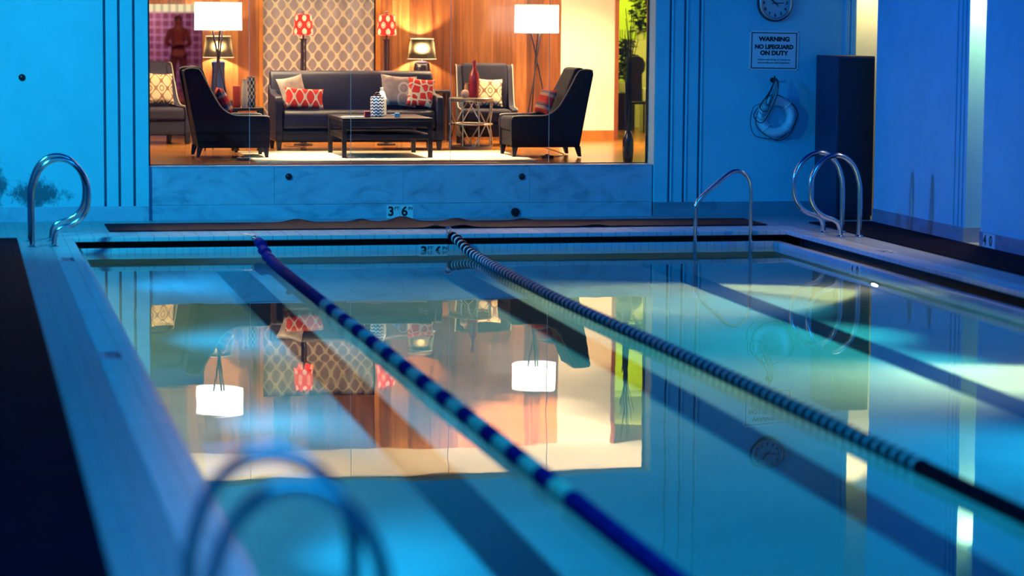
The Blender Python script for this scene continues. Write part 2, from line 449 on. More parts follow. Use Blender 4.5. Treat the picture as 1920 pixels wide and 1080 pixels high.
def text(body, size, mat, name, parent, loc, rot=(pi/2, 0, 0), bold=.0, depth=.0015, align='CENTER', sx=1):
    cu = bpy.data.curves.new('txt', 'FONT'); cu.body = body; cu.size = size; cu.align_x = align; cu.align_y = 'CENTER'
    cu.extrude = depth; cu.offset = bold*size; cu.resolution_u = 4
    o = bpy.data.objects.new('txt', cu); COL.objects.link(o)
    bpy.context.view_layer.update()
    me = bpy.data.meshes.new_from_object(o.evaluated_get(bpy.context.evaluated_depsgraph_get()))
    bpy.data.objects.remove(o); bpy.data.curves.remove(cu)
    me.materials.clear(); me.materials.append(mat)
    for v in me.vertices: v.co.x *= sx
    p = bpy.data.objects.new(name, me); COL.objects.link(p); p.parent = parent; p.location = loc; p.rotation_euler = rot
    return p
def arc(cx, cz, r, a0, a1, n):
    return [(cx+r*cos(radians(a0+(a1-a0)*k/n)), cz+r*sin(radians(a0+(a1-a0)*k/n))) for k in range(n+1)]
def smoothpath(pts, k=6):                  # Catmull-Rom through the points
    P = [V(p) for p in pts]; out = []
    for i in range(len(P)-1):
        a = P[i-1] if i else P[0]; b = P[i]; c = P[i+1]; d = P[i+2] if i+2 < len(P) else P[-1]
        for j in range(k):
            t = j/k
            out.append(.5*((2*b)+(c-a)*t+(2*a-5*b+4*c-d)*t*t+(3*b-3*c+d-a)*t**3))
    out.append(P[-1]); return out

# ------------------------------------------------------------------ camera
H = 2.25; FPX = 4882.2
R3 = [[0.977961594720936, -0.2086489924388752, 0.00753108259985586],
      [-0.014386552171720069, -0.1033289552723987, -0.9945431886644868],
      [0.2082886131489046, 0.9725166964924339, -0.104053489494342]]
cam = bpy.data.cameras.new('camera'); camo = bpy.data.objects.new('camera', cam); COL.objects.link(camo)
r, d, f = [V(x) for x in R3]
mw = Matrix((( r.x, -d.x, -f.x, 0), (r.y, -d.y, -f.y, 0), (r.z, -d.z, -f.z, H), (0, 0, 0, 1)))
camo.matrix_world = mw
cam.sensor_width = 36; cam.lens = FPX/1920*36; cam.clip_end = 200; cam.clip_start = .1
cam.dof.use_dof = True; cam.dof.focus_distance = 29.8; cam.dof.aperture_fstop = 1.05
S.camera = camo
def ray(u, v): return r*((u-960)/FPX)+d*((v-540)/FPX)+f
def aty(u, v, Y): q = ray(u, v); return V((0, 0, H))+q*(Y/q.y)      # where the sight line meets the plane y=Y

# ------------------------------------------------------------------ pool hall shell
W = 28.45; F = .57; WZ = -.17; PF = -1.30
TOP = 4.2
# deck: three slabs round the pool
mb = MB(); mb.box(-3, .90, 2, 30.2, -.35, 0); mb.box(.90, 8.86, 26.95, 28.6, -.35, 0); mb.box(8.86, 11, 2, 30.2, -.35, 0); mb.box(.90, 8.86, 2, 6.3, -.35, 0); mb.box(.90, 8.86, 26.7, 26.95, -.35, -.046)
struct('floor', mb, M['deck'])
mb = MB()
mb.box(.90, 1.14, 6.3, 26.36, -.045, .002); mb.box(8.63, 8.86, 6.3, 26.36, -.045, .002)
mb.box(.90, 8.86, 26.362, 26.95, -.045, .002); mb.box(1.14, 8.63, 6.3, 6.55, -.045, .002)
struct('trim_1', mb, M['coping'], bevel=.006)
# gutter recess, its tiled lip and the pool shell
mb = MB()
mb.box(.9, .985, 6.3, 26.7, -.35, -.046); mb.box(8.80, 8.86, 6.3, 26.7, -.35, -.046); mb.box(1.0, 1.14, 6.3, 26.7, -.36, -.30); mb.box(8.58, 8.8, 6.3, 26.7, -.36, -.30); mb.box(1.0, 8.8, 26.56, 26.7, -.36, -.30); mb.box(.9, 8.86, 26.62, 26.7, -.35, -.046); mb.box(.9, 8.86, 6.3, 6.4, -.35, -.046)
struct('trim_2', mb, M['gutter'])
mb = MB()
mb.box(1.14, 1.225, 6.6, 26.49, -.40, -.115); mb.box(8.50, 8.58, 6.6, 26.49, -.40, -.115); mb.box(1.14, 8.58, 26.405, 26.50, -.40, -.115); mb.box(1.14, 8.58, 6.5, 6.6, -.40, -.115)
struct('trim_3', mb, M['lip'], bevel=.008)
mb = MB()
mb.box(1.0, 8.7, 6.4, 26.6, PF-.1, PF)
struct('floor_pool', mb, M['plaster'])
mb = MB()
mb.box(1.12, 1.20, 6.4, 26.5, PF, -.2); mb.box(8.53, 8.62, 6.4, 26.5, PF, -.2); mb.box(1.1, 8.6, 26.43, 26.55, PF, -.2); mb.box(1.1, 8.6, 6.4, 6.5, PF, -.2)
struct('wall_pool', mb, M['plaster'])
for x0, x1, end in ((2.505, 2.825, 25.7), (4.67, 4.975, 25.5), (6.86, 7.15, 25.85)):
    b = MB().box(x0, x1, 6.6, end, PF, PF+.004); struct('trim_4', b, M['stripe'])
mb = MB(); vs = [mb.bm.verts.new(p) for p in ((1.19, 6.55, WZ), (8.54, 6.55, WZ), (8.54, 26.45, WZ), (1.19, 26.45, WZ))]; mb.bm.faces.new(vs)
ws = mb.build('water', M['water'], smooth=False); tag(ws, 'still blue pool water mirroring the lit lounge', 'water', kind='stuff')

# back wall
def grooves(mb, x0, x1, y, cuts, gw=.030, depth=.10, z0=.16, z1=TOP):
    e = [x0]+[c for g in cuts for c in (g-gw/2, g+gw/2)]+[x1]
    for a, b in zip(e[::2], e[1::2]): mb.box(a, b, y, y+depth, z0, z1)
    mb.box(x0, x1, y+depth, y+.30, z0, z1)
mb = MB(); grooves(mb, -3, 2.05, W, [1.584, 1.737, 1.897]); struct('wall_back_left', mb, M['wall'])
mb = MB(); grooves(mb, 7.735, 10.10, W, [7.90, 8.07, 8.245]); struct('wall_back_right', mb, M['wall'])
# slender rounded ribs beside the grooves of the right-hand pilaster
mb = MB()
for x in (7.925, 8.095, 8.27): mb.box(x-.012, x+.012, W-.014, W+.01, .16, TOP)
for x in (9.985, 10.06): mb.box(x-.03, x+.03, W-.02, W+.01, .16, TOP)
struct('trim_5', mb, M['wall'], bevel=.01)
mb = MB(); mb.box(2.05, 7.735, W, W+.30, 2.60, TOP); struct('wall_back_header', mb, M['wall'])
b = MB().box(7.722, 7.7365, W+.004, W+.34, .575, 2.60); struct('trim_14', b, M['reveal'])
b = MB().box(-3, 2.05, W-.006, W+.3, 0, .16); struct('baseboard_left', b, M['marble'])
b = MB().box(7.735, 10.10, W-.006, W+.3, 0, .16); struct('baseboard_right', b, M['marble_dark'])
# marble apron under the window, four slabs with fine joints, and its darker base course
mb = MB()
for a, c in ((2.05, 3.425), (3.428, 4.86), (4.863, 6.30), (6.303, 7.722)):
    mb.box(a, c, W+.07, W+.34, .165, .575)
struct('wall_apron', mb, M['marble'])
b = MB().box(2.05, 7.722, W+.066, W+.34, 0, .162); struct('baseboard_apron', b, M['marble'])
b = MB().box(2.05, 7.735, W+.06, W+.34, .575, .588); struct('trim_6', b, M['marble'])
# right wall: two proud panels with recesses between
mb = MB()
for y0, y1, cuts in ((24.71, 27.40, (24.80, 24.90, 25.02)), (2, 24.29, ())):
    e = [y0]+[c for g in cuts for c in (g-.018, g+.018)]+[y1]
    for a, c in zip(e[::2], e[1::2]): mb.box(9.97, 10.02, a, c, .15, TOP)
    mb.box(10.02, 10.14, y0, y1, .15, TOP)
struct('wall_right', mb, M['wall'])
mb = MB(); mb.box(10.14, 10.3, 2, 27.4, 0, TOP); mb.box(10.55, 10.7, 27.4, 29.0, 0, TOP); mb.box(10.10, 10.7, 28.78, 29.0, 0, TOP); mb.box(10.14, 10.6, 27.36, 27.4, 0, TOP)
struct('wall_right_recess', mb, M['reveal'])
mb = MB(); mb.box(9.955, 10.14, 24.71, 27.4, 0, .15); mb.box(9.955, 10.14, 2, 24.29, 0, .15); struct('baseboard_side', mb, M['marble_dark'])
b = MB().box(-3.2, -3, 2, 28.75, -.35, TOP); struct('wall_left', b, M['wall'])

# window: five panes, fine pale seals between, dark post at the left
GY = 28.73
ex = [2.06, 3.178, 4.305, 5.433, 6.566, 7.700]
for k in range(5):
    b = MB(); x0, x1 = ex[k]+.006, ex[k+1]-.006
    vs = [b.bm.verts.new(p) for p in ((x0, GY, .588), (x1, GY, .588), (x1, GY, 2.62), (x0, GY, 2.62))]; b.bm.faces.new(vs)
    struct('window_%d' % (k+1), b, M['glass'])
for k in range(1, 5):
    b = MB().box(ex[k]-.0025, ex[k]+.0025, GY-.006, GY+.006, .588, 2.62); struct('trim_%d' % (9+k), b, M['seal'])
mb = MB(); mb.box(2.05, 2.085, GY-.03, GY+.03, .588, 2.62); mb.box(7.697, 7.713, GY-.02, GY+.02, .588, 2.62); mb.box(2.085, 7.70, GY-.03, GY+.03, 2.595, 2.63); mb.box(2.085, 7.70, GY-.01, GY+.01, .588, .597)
struct('trim_7', mb, M['frame_dark'])

# mats
def mat_mesh(x0, x1, y0, y1, curls=(), th=.012, nx=60, ny=2):
    mb = MB(); G = {}
    for k, dz in ((0, 0), (1, th)):
        for i in range(nx+1):
            for j in range(ny+1):
                x = x0+(x1-x0)*i/nx; y = y0+(y1-y0)*j/ny; z = .0
                for cx, cj, a, w in curls:
                    if j == cj: z += a*math.exp(-((x-cx)/w)**2)
                G[k, i, j] = mb.bm.verts.new((x, y, z+dz+.002))
    for i in range(nx):
        for j in range(ny):
            mb._f([G[1, i, j], G[1, i+1, j], G[1, i+1, j+1], G[1, i, j+1]]); mb._f([G[0, i, j], G[0, i, j+1], G[0, i+1, j+1], G[0, i+1, j]])
    for i in range(nx):
        mb._f([G[0, i, 0], G[0, i+1, 0], G[1, i+1, 0], G[1, i, 0]]); mb._f([G[0, i, ny], G[1, i, ny], G[1, i+1, ny], G[0, i+1, ny]])
    for j in range(ny):
        mb._f([G[0, 0, j], G[1, 0, j], G[1, 0, j+1], G[0, 0, j+1]]); mb._f([G[0, nx, j], G[0, nx, j+1], G[1, nx, j+1], G[1, nx, j]])
    return mb
curl = [(3.6, 2, .035, .12), (4.3, 2, .03, .10), (4.75, 2, .055, .13), (5.35, 2, .03, .1), (5.25, 0, .03, .10), (4.95, 0, .022, .09), (6.1, 2, .02, .08), (6.7, 0, .02, .1)]
tag(mat_mesh(1.54, 8.62, 27.03, 27.93, curl, nx=140).build('rubber_mat', M['rubber']), 'long dark rubber mat with curled edges on the far deck below the window', 'mat')
tag(mat_mesh(-.6, .585, 12.42, 26.28, nx=6).build('rubber_mat', M['navy_rubber'], smooth=False), 'black rubber mat along the left deck, the long far piece running to the rails', 'mat')
tag(mat_mesh(-.6, .585, 4.0, 12.38, nx=6).build('rubber_mat', M['navy_rubber'], smooth=False), 'black rubber mat in the near left corner, nearer piece past the seam', 'mat')
tag(mat_mesh(9.19, 9.92, 4.0, 27.3, nx=6).build('rubber_mat', M['navy_rubber'], smooth=False), 'black rubber mat along the foot of the right wall', 'mat')

# ------------------------------------------------------------------ ladder rails
def sp2(P, k=5): return [(p.x, p.y) for p in smoothpath([(a, b, 0) for a, b in P], k)]
_old = smoothpath
def rail_pair2(label, x_leg, sg, y0, y1, group):
    t = thing('ladder_rail', label, 'pool ladder', (x_leg, (y0+y1)/2, 0), 0, group); ym = (y0+y1)/2
    P = sp2([(0, 0), (0, .45), (.02, .60), (.075, .735), (.165, .82), (.27, .845), (.38, .81), (.47, .72), (.525, .60), (.535, .46), (.515, .355), (.46, .27), (.38, .215), (.29, .185), (.235, .15), (.21, .09), (.205, 0)])
    for y in (y0, y1):
        ob = MB().tube([(sg*a, y-ym, b) for a, b in P], .0255, 16).build('rail', M['chrome'], t)
        for x in (0, .205):
            MB().lathe([(.0, 0), (.052, 0), (.052, .006), (.03, .02), (.024, .022)], 20, (sg*x, y-ym, .002)).build('flange', M['chrome'], ob)
    return t
rail_pair2('pair of looped chrome ladder rails at the far left pool corner', .712, 1, 25.37, 26.03, 'looped ladder rails')
rail_pair2('pair of looped chrome ladder rails by the dark cabinet on the right', 9.125, -1, 25.49, 26.03, 'looped ladder rails')
rail_pair2('pair of blurred chrome ladder rails close in the foreground', .712, 1, 7.62, 8.24, 'looped ladder rails')
# stair rail standing in the water near the far right corner
t = thing('stair_rail', 'bent chrome stair rail standing in the water in front of the far pool edge', 'handrail', (7.57, 26.2, PF))
P = sp2([(0, 0), (0, .8), (0, 1.48), (.012, 1.60), (.06, 1.67), (.20, 1.79), (.34, 1.905), (.42, 1.945), (.50, 1.935), (.565, 1.88), (.60, 1.79), (.605, 1.6), (.605, .8), (.605, 0)])
MB().tube([(a, 0, b) for a, b in P], .021, 14).build('rail', M['chrome'], t)
for x in (0, .605): MB().lathe([(0, 0), (.05, 0), (.05, .008), (.026, .02)], 18, (x, 0, .001)).build('flange', M['chrome'], t)

# ------------------------------------------------------------------ lane ropes
XA = 2.965; RZ = -.135
t = thing('lane_rope', 'blue and pale banded lane rope, left of the two across the pool', 'lane rope', (XA, 26.3, RZ))
MB().tube([(-.02, .1, .13), (0, -.15, .11), (0, -.5, .06), (0, -1.2, 0), (0, -19.6, 0)], .006, 8).build('cable', M['cable'], t)
def ridged(L, R, n, core=.6):
    p = [(0, 0)]
    for k in range(n):
        a = L*k/n; w = L/n
        p += [(R*core, a+.001), (R*.93, a+w*.08), (R, a+w*.28), (R, a+w*.68), (R*.93, a+w*.88), (R*core, a+w-.001)]
    return p+[(0, L)]
def float_mesh(L, R, n, mat, name='float'):
    o = MB().lathe(ridged(L, R, n), 20, axis='y').build(name, mat); return o
fb = float_mesh(.352, .052, 6, M['blue_plastic']); fp = float_mesh(.352, .052, 6, M['pale_plastic'])
fb.parent = t; fp.parent = t
def place(o, par, x, y, z, first):
    if first: c = o
    else: c = o.copy(); COL.objects.link(c)
    c.parent = par; c.location = (x, y, z); return c
nb = npl = 0
y = -.16
def ropex(Y): return XA
while y > -18.8:
    Yw = 26.3+y
    pale = False
    if 12.2 < Yw < 21.50:
        k = (21.38-Yw)/.705; pale = (k % 1) < .5 and Yw < 21.5
    y -= .3525
    off = .015*math.exp(-((26.1-Yw)/1.6)**2); dz = .115*math.exp(-((26.5-Yw)/.75)**2)
    if pale: place(fp, t, off, y, dz, npl == 0); npl += 1
    else: place(fb, t, off, y, dz, nb == 0); nb += 1
MB().ball((-.01, .02, .12), .03).tube([(-.01, .02, .12), (-.05, .10, .14), (-.09, .18, .142)], .010, 8).build('hook', M['chrome'], t)
XB = 5.02
t = thing('lane_rope', 'dark lane rope of narrow discs, right of the two across the pool', 'lane rope', (XB, 26.3, RZ))
MB().tube([(-.02, .14, .14), (0, -.15, .11), (0, -.5, .05), (0, -1.1, 0), (0, -19.6, 0)], .006, 8).build('cable', M['cable'], t)
mb = MB(); R = .05
mb.mi = 0; mb.lathe([(0, 0), (R*.55, .0), (R*.95, .006), (R, .02), (R, .062), (R*.95, .076), (R*.6, .083)], 20, axis='y')
mb.mi = 1; mb.lathe([(R*.6, .083), (R*.9, .088), (R*.96, .1), (R*.96, .122), (R*.9, .137), (0, .142)], 20, axis='y')
disc = mb.build('float', [M['dark_plastic'], M['white_plastic']], t)
k = 0; y = -.05
while 26.3+y > 13.05:
    y -= .145; dz = .12*math.exp(-((y-.12)/.75)**2); off = .03*math.exp(-((25.0-(26.3+y))/.8)**2) - .055*math.exp(-((21.3-(26.3+y))/2.8)**2)
    place(disc, t, off, y, dz, k == 0); k += 1
MB().tube([(0, y, 0), (0, -19.6, 0)], .046, 20).build('float_tube', M['dark_plastic'], t)
MB().lathe([(0, -.03), (.05, -.03), (.05, .03), (0, .03)], 18, (-.02, -.02, .115), axis='y').build('end_float', M['dark_plastic'], t)
a = MB(); a.lathe([(0, 0), (.03, 0), (.03, .01), (.012, .02), (0, .02)], 16).ringtorus((0, 0, .04), .026, .008, 'y', 20, 8)
tag(a.build('eye_bolt', M['chrome'], None, (4.985, 26.44, .002)), 'small shiny eye bolt on the far coping where the disc rope starts', 'rope anchor')

# ------------------------------------------------------------------ depth markers
def marker(label, loc, rz, tiles_, s=.147, flat=False, gap=.005):
    t = thing('depth_marker', label, 'depth marker', loc, rz)
    if flat: t.rotation_euler = (0, 0, rz)
    n = len(tiles_)
    for i, (big, small) in enumerate(tiles_):
        x = (i-(n-1)/2)*(s+gap)
        if flat: tl = MB().box(x-s/2, x+s/2, -s/2, s/2, 0, .003).build('tile', M['signwhite'], t, smooth=False)
        else: tl = MB().box(x-s/2, x+s/2, -.006, 0, 0, s).build('tile', M['signwhite'], t, smooth=False)
        rot = (0, 0, 0) if flat else (pi/2, 0, 0)
        L1 = (x-s*.17, 0, .0035) if flat else (x-s*.17, -.007, s*.5)
        text(big, s*.98, M['ink'], 'numeral', tl, L1, rot, bold=.03)
        if small:
            L2 = (x+s*.28, s*.28, .0035) if flat else (x+s*.28, -.007, s*.74)
            text(small, s*.34, M['ink'], 'lettering', tl, L2, rot, bold=.015)
    return t
FT = [('3', 'FT'), ('6', 'IN')]
marker('white depth tiles reading 3 FT 6 IN on the marble below the window', (4.825, W+.066, -.002), 0, FT)
marker('half sunk depth tiles 3 FT 6 IN on the far pool lip at the waterline', (4.82, 26.403, -.258), 0, FT)
marker('depth tiles reading 4 0 at the foot of the right wall', (9.955, 24.03, 0), -pi/2, [('4', ''), ('0', '')], .145)
marker('half sunk depth tiles on the right pool lip beside the underwater lamp', (8.498, 23.80, -.262), -pi/2, [('4', ''), ('0', '')], .147)
marker('depth tiles set flat in the left deck just this side of the far rails', (.985, 24.0, .003), -pi/2, FT, .15, True)
marker('faint depth tiles set flat in the left deck halfway along the pool', (.985, 17.2, .003), -pi/2, [('4', 'FT'), ('0', 'IN')], .15, True)
marker('depth tiles set flat in the dark right deck near the looped rails', (8.80, 23.8, .003), pi/2, [('4', 'FT'), ('0', 'IN')], .15, True)

# ------------------------------------------------------------------ things on the hall walls
c = aty(1452, 6, W)
t = thing('wall_clock', 'round wall clock above the warning sign, hands near a quarter past ten', 'clock', (c.x, W, c.z))
MB().lathe([(0, 0), (.205, 0), (.212, .02), (.205, .045), (.19, .052), (.186, .045), (.182, .02), (0, .02)], 48, axis='y').build('case', M['clockrim'], t, rot=(0, 0, pi))
MB().ringtorus((0, -.048, 0), .180, .014, 'y', 56, 10).build('rim', M['silver'], t)
MB().lathe([(0, .03), (.17, .03), (.17, .036), (0, .036)], 48, axis='y').build('face', M['clockface'], t, rot=(0, 0, pi))
nm = []
for k in range(1, 13):
    a = radians(90-30*k); nm.append(text(str(k), .052, M['ink'], 'numeral', t, (.137*cos(a), -.038, .137*sin(a)), bold=.025))
def hand(name, ang, L, w, tail):
    a = radians(ang); m = MB().prism([(-tail, -w*.8), (L*.6, -w), (L, 0), (L*.6, w), (-tail, w*.8)], -.044, -.041)
    return m.build(name, M['ink'], t, rot=(0, -a, 0), smooth=False)
hand('hour_hand', 141, .095, .007, .04); hand('minute_hand', 1, .125, .005, .045)
h2 = MB().prism([(-.002, -.003), (.06, -.002), (.06, .002), (-.002, .003)], -.046, -.0445).build('second_hand', M['ink'], t, rot=(0, -radians(-48), 0), smooth=False)
MB().lathe([(0, .04), (.009, .04), (.009, .05), (0, .05)], 14, axis='y').build('hub', M['ink'], t, rot=(0, 0, pi))

a = aty(1401.5, 56.5, W); b_ = aty(1500, 133, W)
cx, cz = (a.x+b_.x)/2, (a.z+b_.z)/2; sw, sh = .585, .445
t = thing('warning_sign', 'white sign with black border reading WARNING NO LIFEGUARD ON DUTY', 'sign', (cx, W, cz)); t.rotation_euler = (0, radians(.6), 0)
MB().box(-sw/2, sw/2, -.008, -.001, -sh/2, sh/2).build('board', M['signwhite'], t, smooth=False, bevel=.002)
m = MB(); bw = .0105; bx, bz = sw/2-.022, sh/2-.018
m.box(-bx, bx, -.0095, -.0078, bz-bw, bz).box(-bx, bx, -.0095, -.0078, -bz, -bz+bw).box(-bx, -bx+bw, -.0095, -.0078, -bz+bw, bz-bw).box(bx-bw, bx, -.0095, -.0078, -bz+bw, bz-bw)
m.build('border', M['ink'], t, smooth=False)
text('WARNING', .068, M['ink'], 'lettering', t, (.0, -.0085, .128), bold=.055, sx=1.10)
text('NO LIFEGUARD', .066, M['ink'], 'lettering', t, (0, -.0085, .040), bold=.052, sx=.98)
text('ON DUTY', .068, M['ink'], 'lettering', t, (0, -.0085, -.030), bold=.055, sx=1.06)
text('Children under the age of 14 should not', .0235, M['ink'], 'lettering', t, (0, -.0085, -.103), bold=.02)
text('use pool without an adult in attendance.', .0235, M['ink'], 'lettering', t, (0, -.0085, -.137), bold=.02)
for sx_ in (-1, 1):
    for sz_ in (-1, 1): MB().lathe([(0, 0), (.006, 0), (.005, .003), (0, .004)], 10, axis='y').build('screw', M['ink'], t, (sx_*(sw/2-.007), -.008, sz_*(sh/2-.007)), (0, 0, pi))

# life ring with its lines hanging from a hook
c = aty(1452, 218, W); hk = aty(1448, 150, W)
m = MB(); m.lathe([(0, 0), (.028, 0), (.028, .008), (0, .01)], 16, (0, 0, 0), axis='y'); m.tube([(0, .0, 0), (0, .06, .0), (0, .085, .02), (0, .085, .05)], .01, 10)
tag(m.build('wall_hook', M['black'], None, (hk.x, W, hk.z), (0, 0, pi)), 'dark wall hook holding the life ring line', 'hook')
t = thing('life_ring', 'white life ring hanging on the wall under the warning sign', 'life ring', (c.x, W-.065, c.z))
MB().ringtorus((0, 0, 0), .178, .055, 'y', 56, 18).build('ring', M['ring'], t)
pts = [(.245*cos(a_)*(1+.05*sin(4*a_)), -.02, .245*sin(a_)*(1+.05*sin(4*a_))-.012*(1+sin(3*a_))) for a_ in [2*pi*k/64 for k in range(64)]]
MB().tube(pts, .0055, 8, True).build('grab_line', M['dark_rope'], t)
for a_ in (45, 135, 225, 315):
    q = radians(a_); pp = [(.178*cos(q)+.058*cos(b2)*cos(q), .058*sin(b2), .178*sin(q)+.058*cos(b2)*sin(q)) for b2 in [2*pi*k/16 for k in range(16)]]
    MB().tube(pp, .007, 8, True).build('strap', M['ring'], t)
t = thing('throw_rope', 'bundled pale throw rope hung from the hook over the life ring', 'rope', (hk.x, W-.125, hk.z))
rnd = random.Random(3)
for k in range(7):
    L = .30+.03*k-.06*rnd.random(); w = .025+.012*k; dx = -.10-.012*k
    q = [(-.005, 0, .01), (dx*.35-w*.5, -.012-.006*k, -L*.35), (dx-w, -.06, -L*.8), (dx-.01, -.075, -L), (dx+w*.9, -.06, -L*.75), (dx*.25+w*.5, -.02-.006*k, -L*.3), (.012, 0, .012)]
    MB().tube(_old(q, 6), .006, 8).build('rope_loop', M['rope'] if k % 3 else M['dark_rope'], t)
q = [(.0, 0, .02), (.02, -.01, -.02), (.015, -.02, -.09), (-.02, -.03, -.16), (-.05, -.05, -.20)]
MB().tube(_old(q, 6), .012, 8).build('strap', M['dark_rope'], t)
q = [(-.13, -.03, -.26), (-.25, .0, -.30), (-.275, .05, -.48), (-.22, .07, -.62), (-.10, .07, -.66), (0, .07, -.67), (.08, .07, -.67), (.17, .07, -.60), (.27, .07, -.46)]
MB().tube(_old(q, 7), .0045, 8).build('rope_tail', M['dark_rope'], t)

# round dark rope anchors set in the walls
def knob(label, loc):
    m = MB().lathe([(0, 0), (.026, 0), (.034, .006), (.036, .016), (.030, .026), (.016, .033), (0, .035)], 24, axis='y')
    return tag(m.build('wall_anchor', M['black'], None, loc, (0, 0, pi)), label, 'wall anchor', 'round wall anchors')
q = aty(41, 145, W); knob('round dark wall anchor on the plain left wall', (q.x, W, q.z))
q = aty(541, 331, W+.07); knob('round dark wall anchor on the marble below the left end of the sofa', (q.x, W+.07, q.z))
q = aty(978, 331, W+.07); knob('round dark wall anchor on the marble below the right armchair', (q.x, W+.07, q.z))
q = aty(966, 398, W+.066); MBk = MB().lathe([(0, 0), (.05, 0), (.048, .02), (0, .022)], 20, axis='y'); MBk.build
tag(MBk.build('drain_cover', M['black'], None, (q.x, W+.066, max(q.z, .055)), (0, 0, pi)), 'small dark drain cover at the foot of the marble', 'drain cover')

# tall dark cabinet in the right corner
t = thing('cabinet', 'tall dark cabinet standing in the far right corner beside the life ring', 'cabinet', (9.62, 27.66, 0))
zc = aty(1568, 105, 27.66).z
MB().box(0, .432, .02, .77, .04, zc).build('body', M['cabinet_side'], t, smooth=False, bevel=.006)
dr = MB().box(.008, .424, -.004, .02, .07, zc-.015).build('door', M['cabinet'], t, smooth=False, bevel=.004)
MB().box(.36, .372, -.02, -.004, .9, 1.04).build('handle', M['black'], dr, smooth=False)
MB().box(.01, .42, .03, .75, 0, .04).build('plinth', M['black'], t, smooth=False)

# underwater lamps in the pool walls
def pool_lamp(label, x, y, z, sg):
    t = thing('pool_lamp', label, 'pool light', (x, y, z), 0, 'underwater pool lamps')
    MB().lathe([(.14, 0), (.17, 0), (.175, .01), (.17, .02), (.145, .024)], 28, axis='x').build('housing', M['chrome'], t, rot=(0, 0, 0 if sg > 0 else pi))
    MB().lathe([(0, .01), (.142, .01), (.12, .022), (0, .03)], 28, axis='x').build('lens', M['poollens'], t, rot=(0, 0, 0 if sg > 0 else pi))
    return t
pool_lamp('glowing underwater lamp in the right pool wall beside the depth tiles', 8.53, 23.30, -1.0, -1)
pool_lamp('underwater lamp low in the right pool wall beyond the right edge of the photo', 8.53, 17.75, -1.08, -1)

# ------------------------------------------------------------------ lounge shell
LX0, LX1, LB, LC = .2, 9.6, 34.6, 3.30
b = MB().box(LX0-.2, 11.4, W+.34, 39.8, F-.2, F); struct('floor_lounge', b, M['wood_floor'])
b = MB().box(LX0-.2, 11.4, W+.30, 39.8, LC, LC+.15); struct('ceiling_lounge', b, M['ceiling'])
b = MB().box(LX0-.15, LX0, W+.3, LB, F, LC); struct('wall_lounge_left', b, M['cream'])
b = MB().box(9.62, 9.72, W+.3, 33.2, F, LC); struct('wall_lounge_right', b, M['cream'])
mb = MB(); mb.box(3.21, 3.965, LB, LB+.12, F, LC); mb.box(LX0, 3.21, LB, LB+.12, 2.365, LC); mb.box(LX0, 1.9, LB, LB+.12, F, 2.365)
struct('wall_lounge_back_left', mb, M['wood'])
b = MB().box(5.575, 8.06, LB, LB+.12, F, LC); struct('wall_lounge_back', b, M['wood'])
b = MB().box(3.965, 5.575, LB-.02, LB+.12, 2.52, LC); struct('wall_lounge_valance', b, M['wood'])
b = MB().box(3.965, 5.575, LB+.10, LB+.2, F, 2.52); struct('wall_lounge_alcove', b, M['curtain_edge'])
mb = MB(); mb.box(3.955, 4.005, LB-.03, LB, F, LC); mb.box(5.515, 5.58, LB-.03, LB, F, LC); struct('trim_8', mb, M['wood_trim'])
b = MB().box(8.06, 8.81, LB-.03, LB+.12, F, LC); struct('wall_lounge_cream', b, M['cream'])
b = MB().box(8.06, 8.81, LB-.045, LB-.03, F, F+.13); struct('baseboard_lounge', b, M['wood_trim'])
b = MB().box(8.81, 8.865, LB-.045, LB+.14, F, LC); struct('door_1', b, M['brown_trim'])
# curtain with soft folds
mb = MB(); nx, nz = 150, 4; G = {}
for i in range(nx+1):
    x = 4.01+(5.50-4.01)*i/nx
    y = LB+.03+.022*sin(x*19)+.012*sin(x*41+1)
    for j in range(nz+1): G[i, j] = mb.bm.verts.new((x-4.755, y-LB, (2.52-F)*j/nz))
for i in range(nx):
    for j in range(nz): mb._f([G[i, j], G[i+1, j], G[i+1, j+1], G[i, j+1]])
cu = mb.build('curtain', M['curtain'], None, (4.755, LB, F), angle=80)
tag(cu, 'taupe curtain with a pale ogee lattice hanging behind the sofa', 'curtain')
sm = cu.modifiers.new('thick', 'SOLIDIFY'); sm.thickness = .006
# added passage and gridded wall, built in place of a reflection in the window
b = MB().box(1.7, 1.8, LB+.12, 57.2, F, 2.75); struct('wall_added_passage_left', b, M['brown_trim'])
b = MB().box(5.9, 6.0, 39.9, 57.2, F, 2.75); struct('wall_added_passage_right', b, M['brown_trim'])
b = MB().box(1.7, 6.0, 39.8, 57.2, F-.2, F); struct('floor_added_passage', b, M['wood_floor'])
b = MB().box(1.7, 6.0, 39.8, 57.2, 2.75, 2.85); struct('ceiling_added_passage', b, M['brown_trim'])
mb = MB(); mb.prism([(1.8, F), (5.9, F), (5.9, 2.27), (1.8, 2.27)], 56.5, 56.6); 
gb = mb.build('wall_reflected_grid', None or M['blocks'], None, smooth=False); gb['kind'] = 'structure'
gb.data.transform(Matrix.Rotation(-pi/2, 4, 'X') @ Matrix.Translation((0, -56.5, 0))); gb.rotation_euler = (pi/2, 0, 0); gb.location = (0, 56.5, 0)
b = MB().box(1.8, 5.9, 56.5, 56.6, 2.27, 2.46); struct('window_6', b, M['reflected_panes'])  # glowing row standing in for bright reflected panes
b = MB().box(1.8, 5.9, 56.45, 56.6, 2.46, 2.75); struct('wall_added_passage_header', b, M['brown_trim'])
# green lit room at the right
b = MB().box(8.9, 11.4, 39.6, 39.8, F, LC); struct('wall_green_back', b, M['greenwall'])
b = MB().box(11.2, 11.4, 33, 39.8, F, LC); struct('wall_green_right', b, M['greenwall'])
b = MB().box(8.70, 8.80, LB+.14, 39.6, F, LC); struct('wall_green_left', b, M['greenwall'])

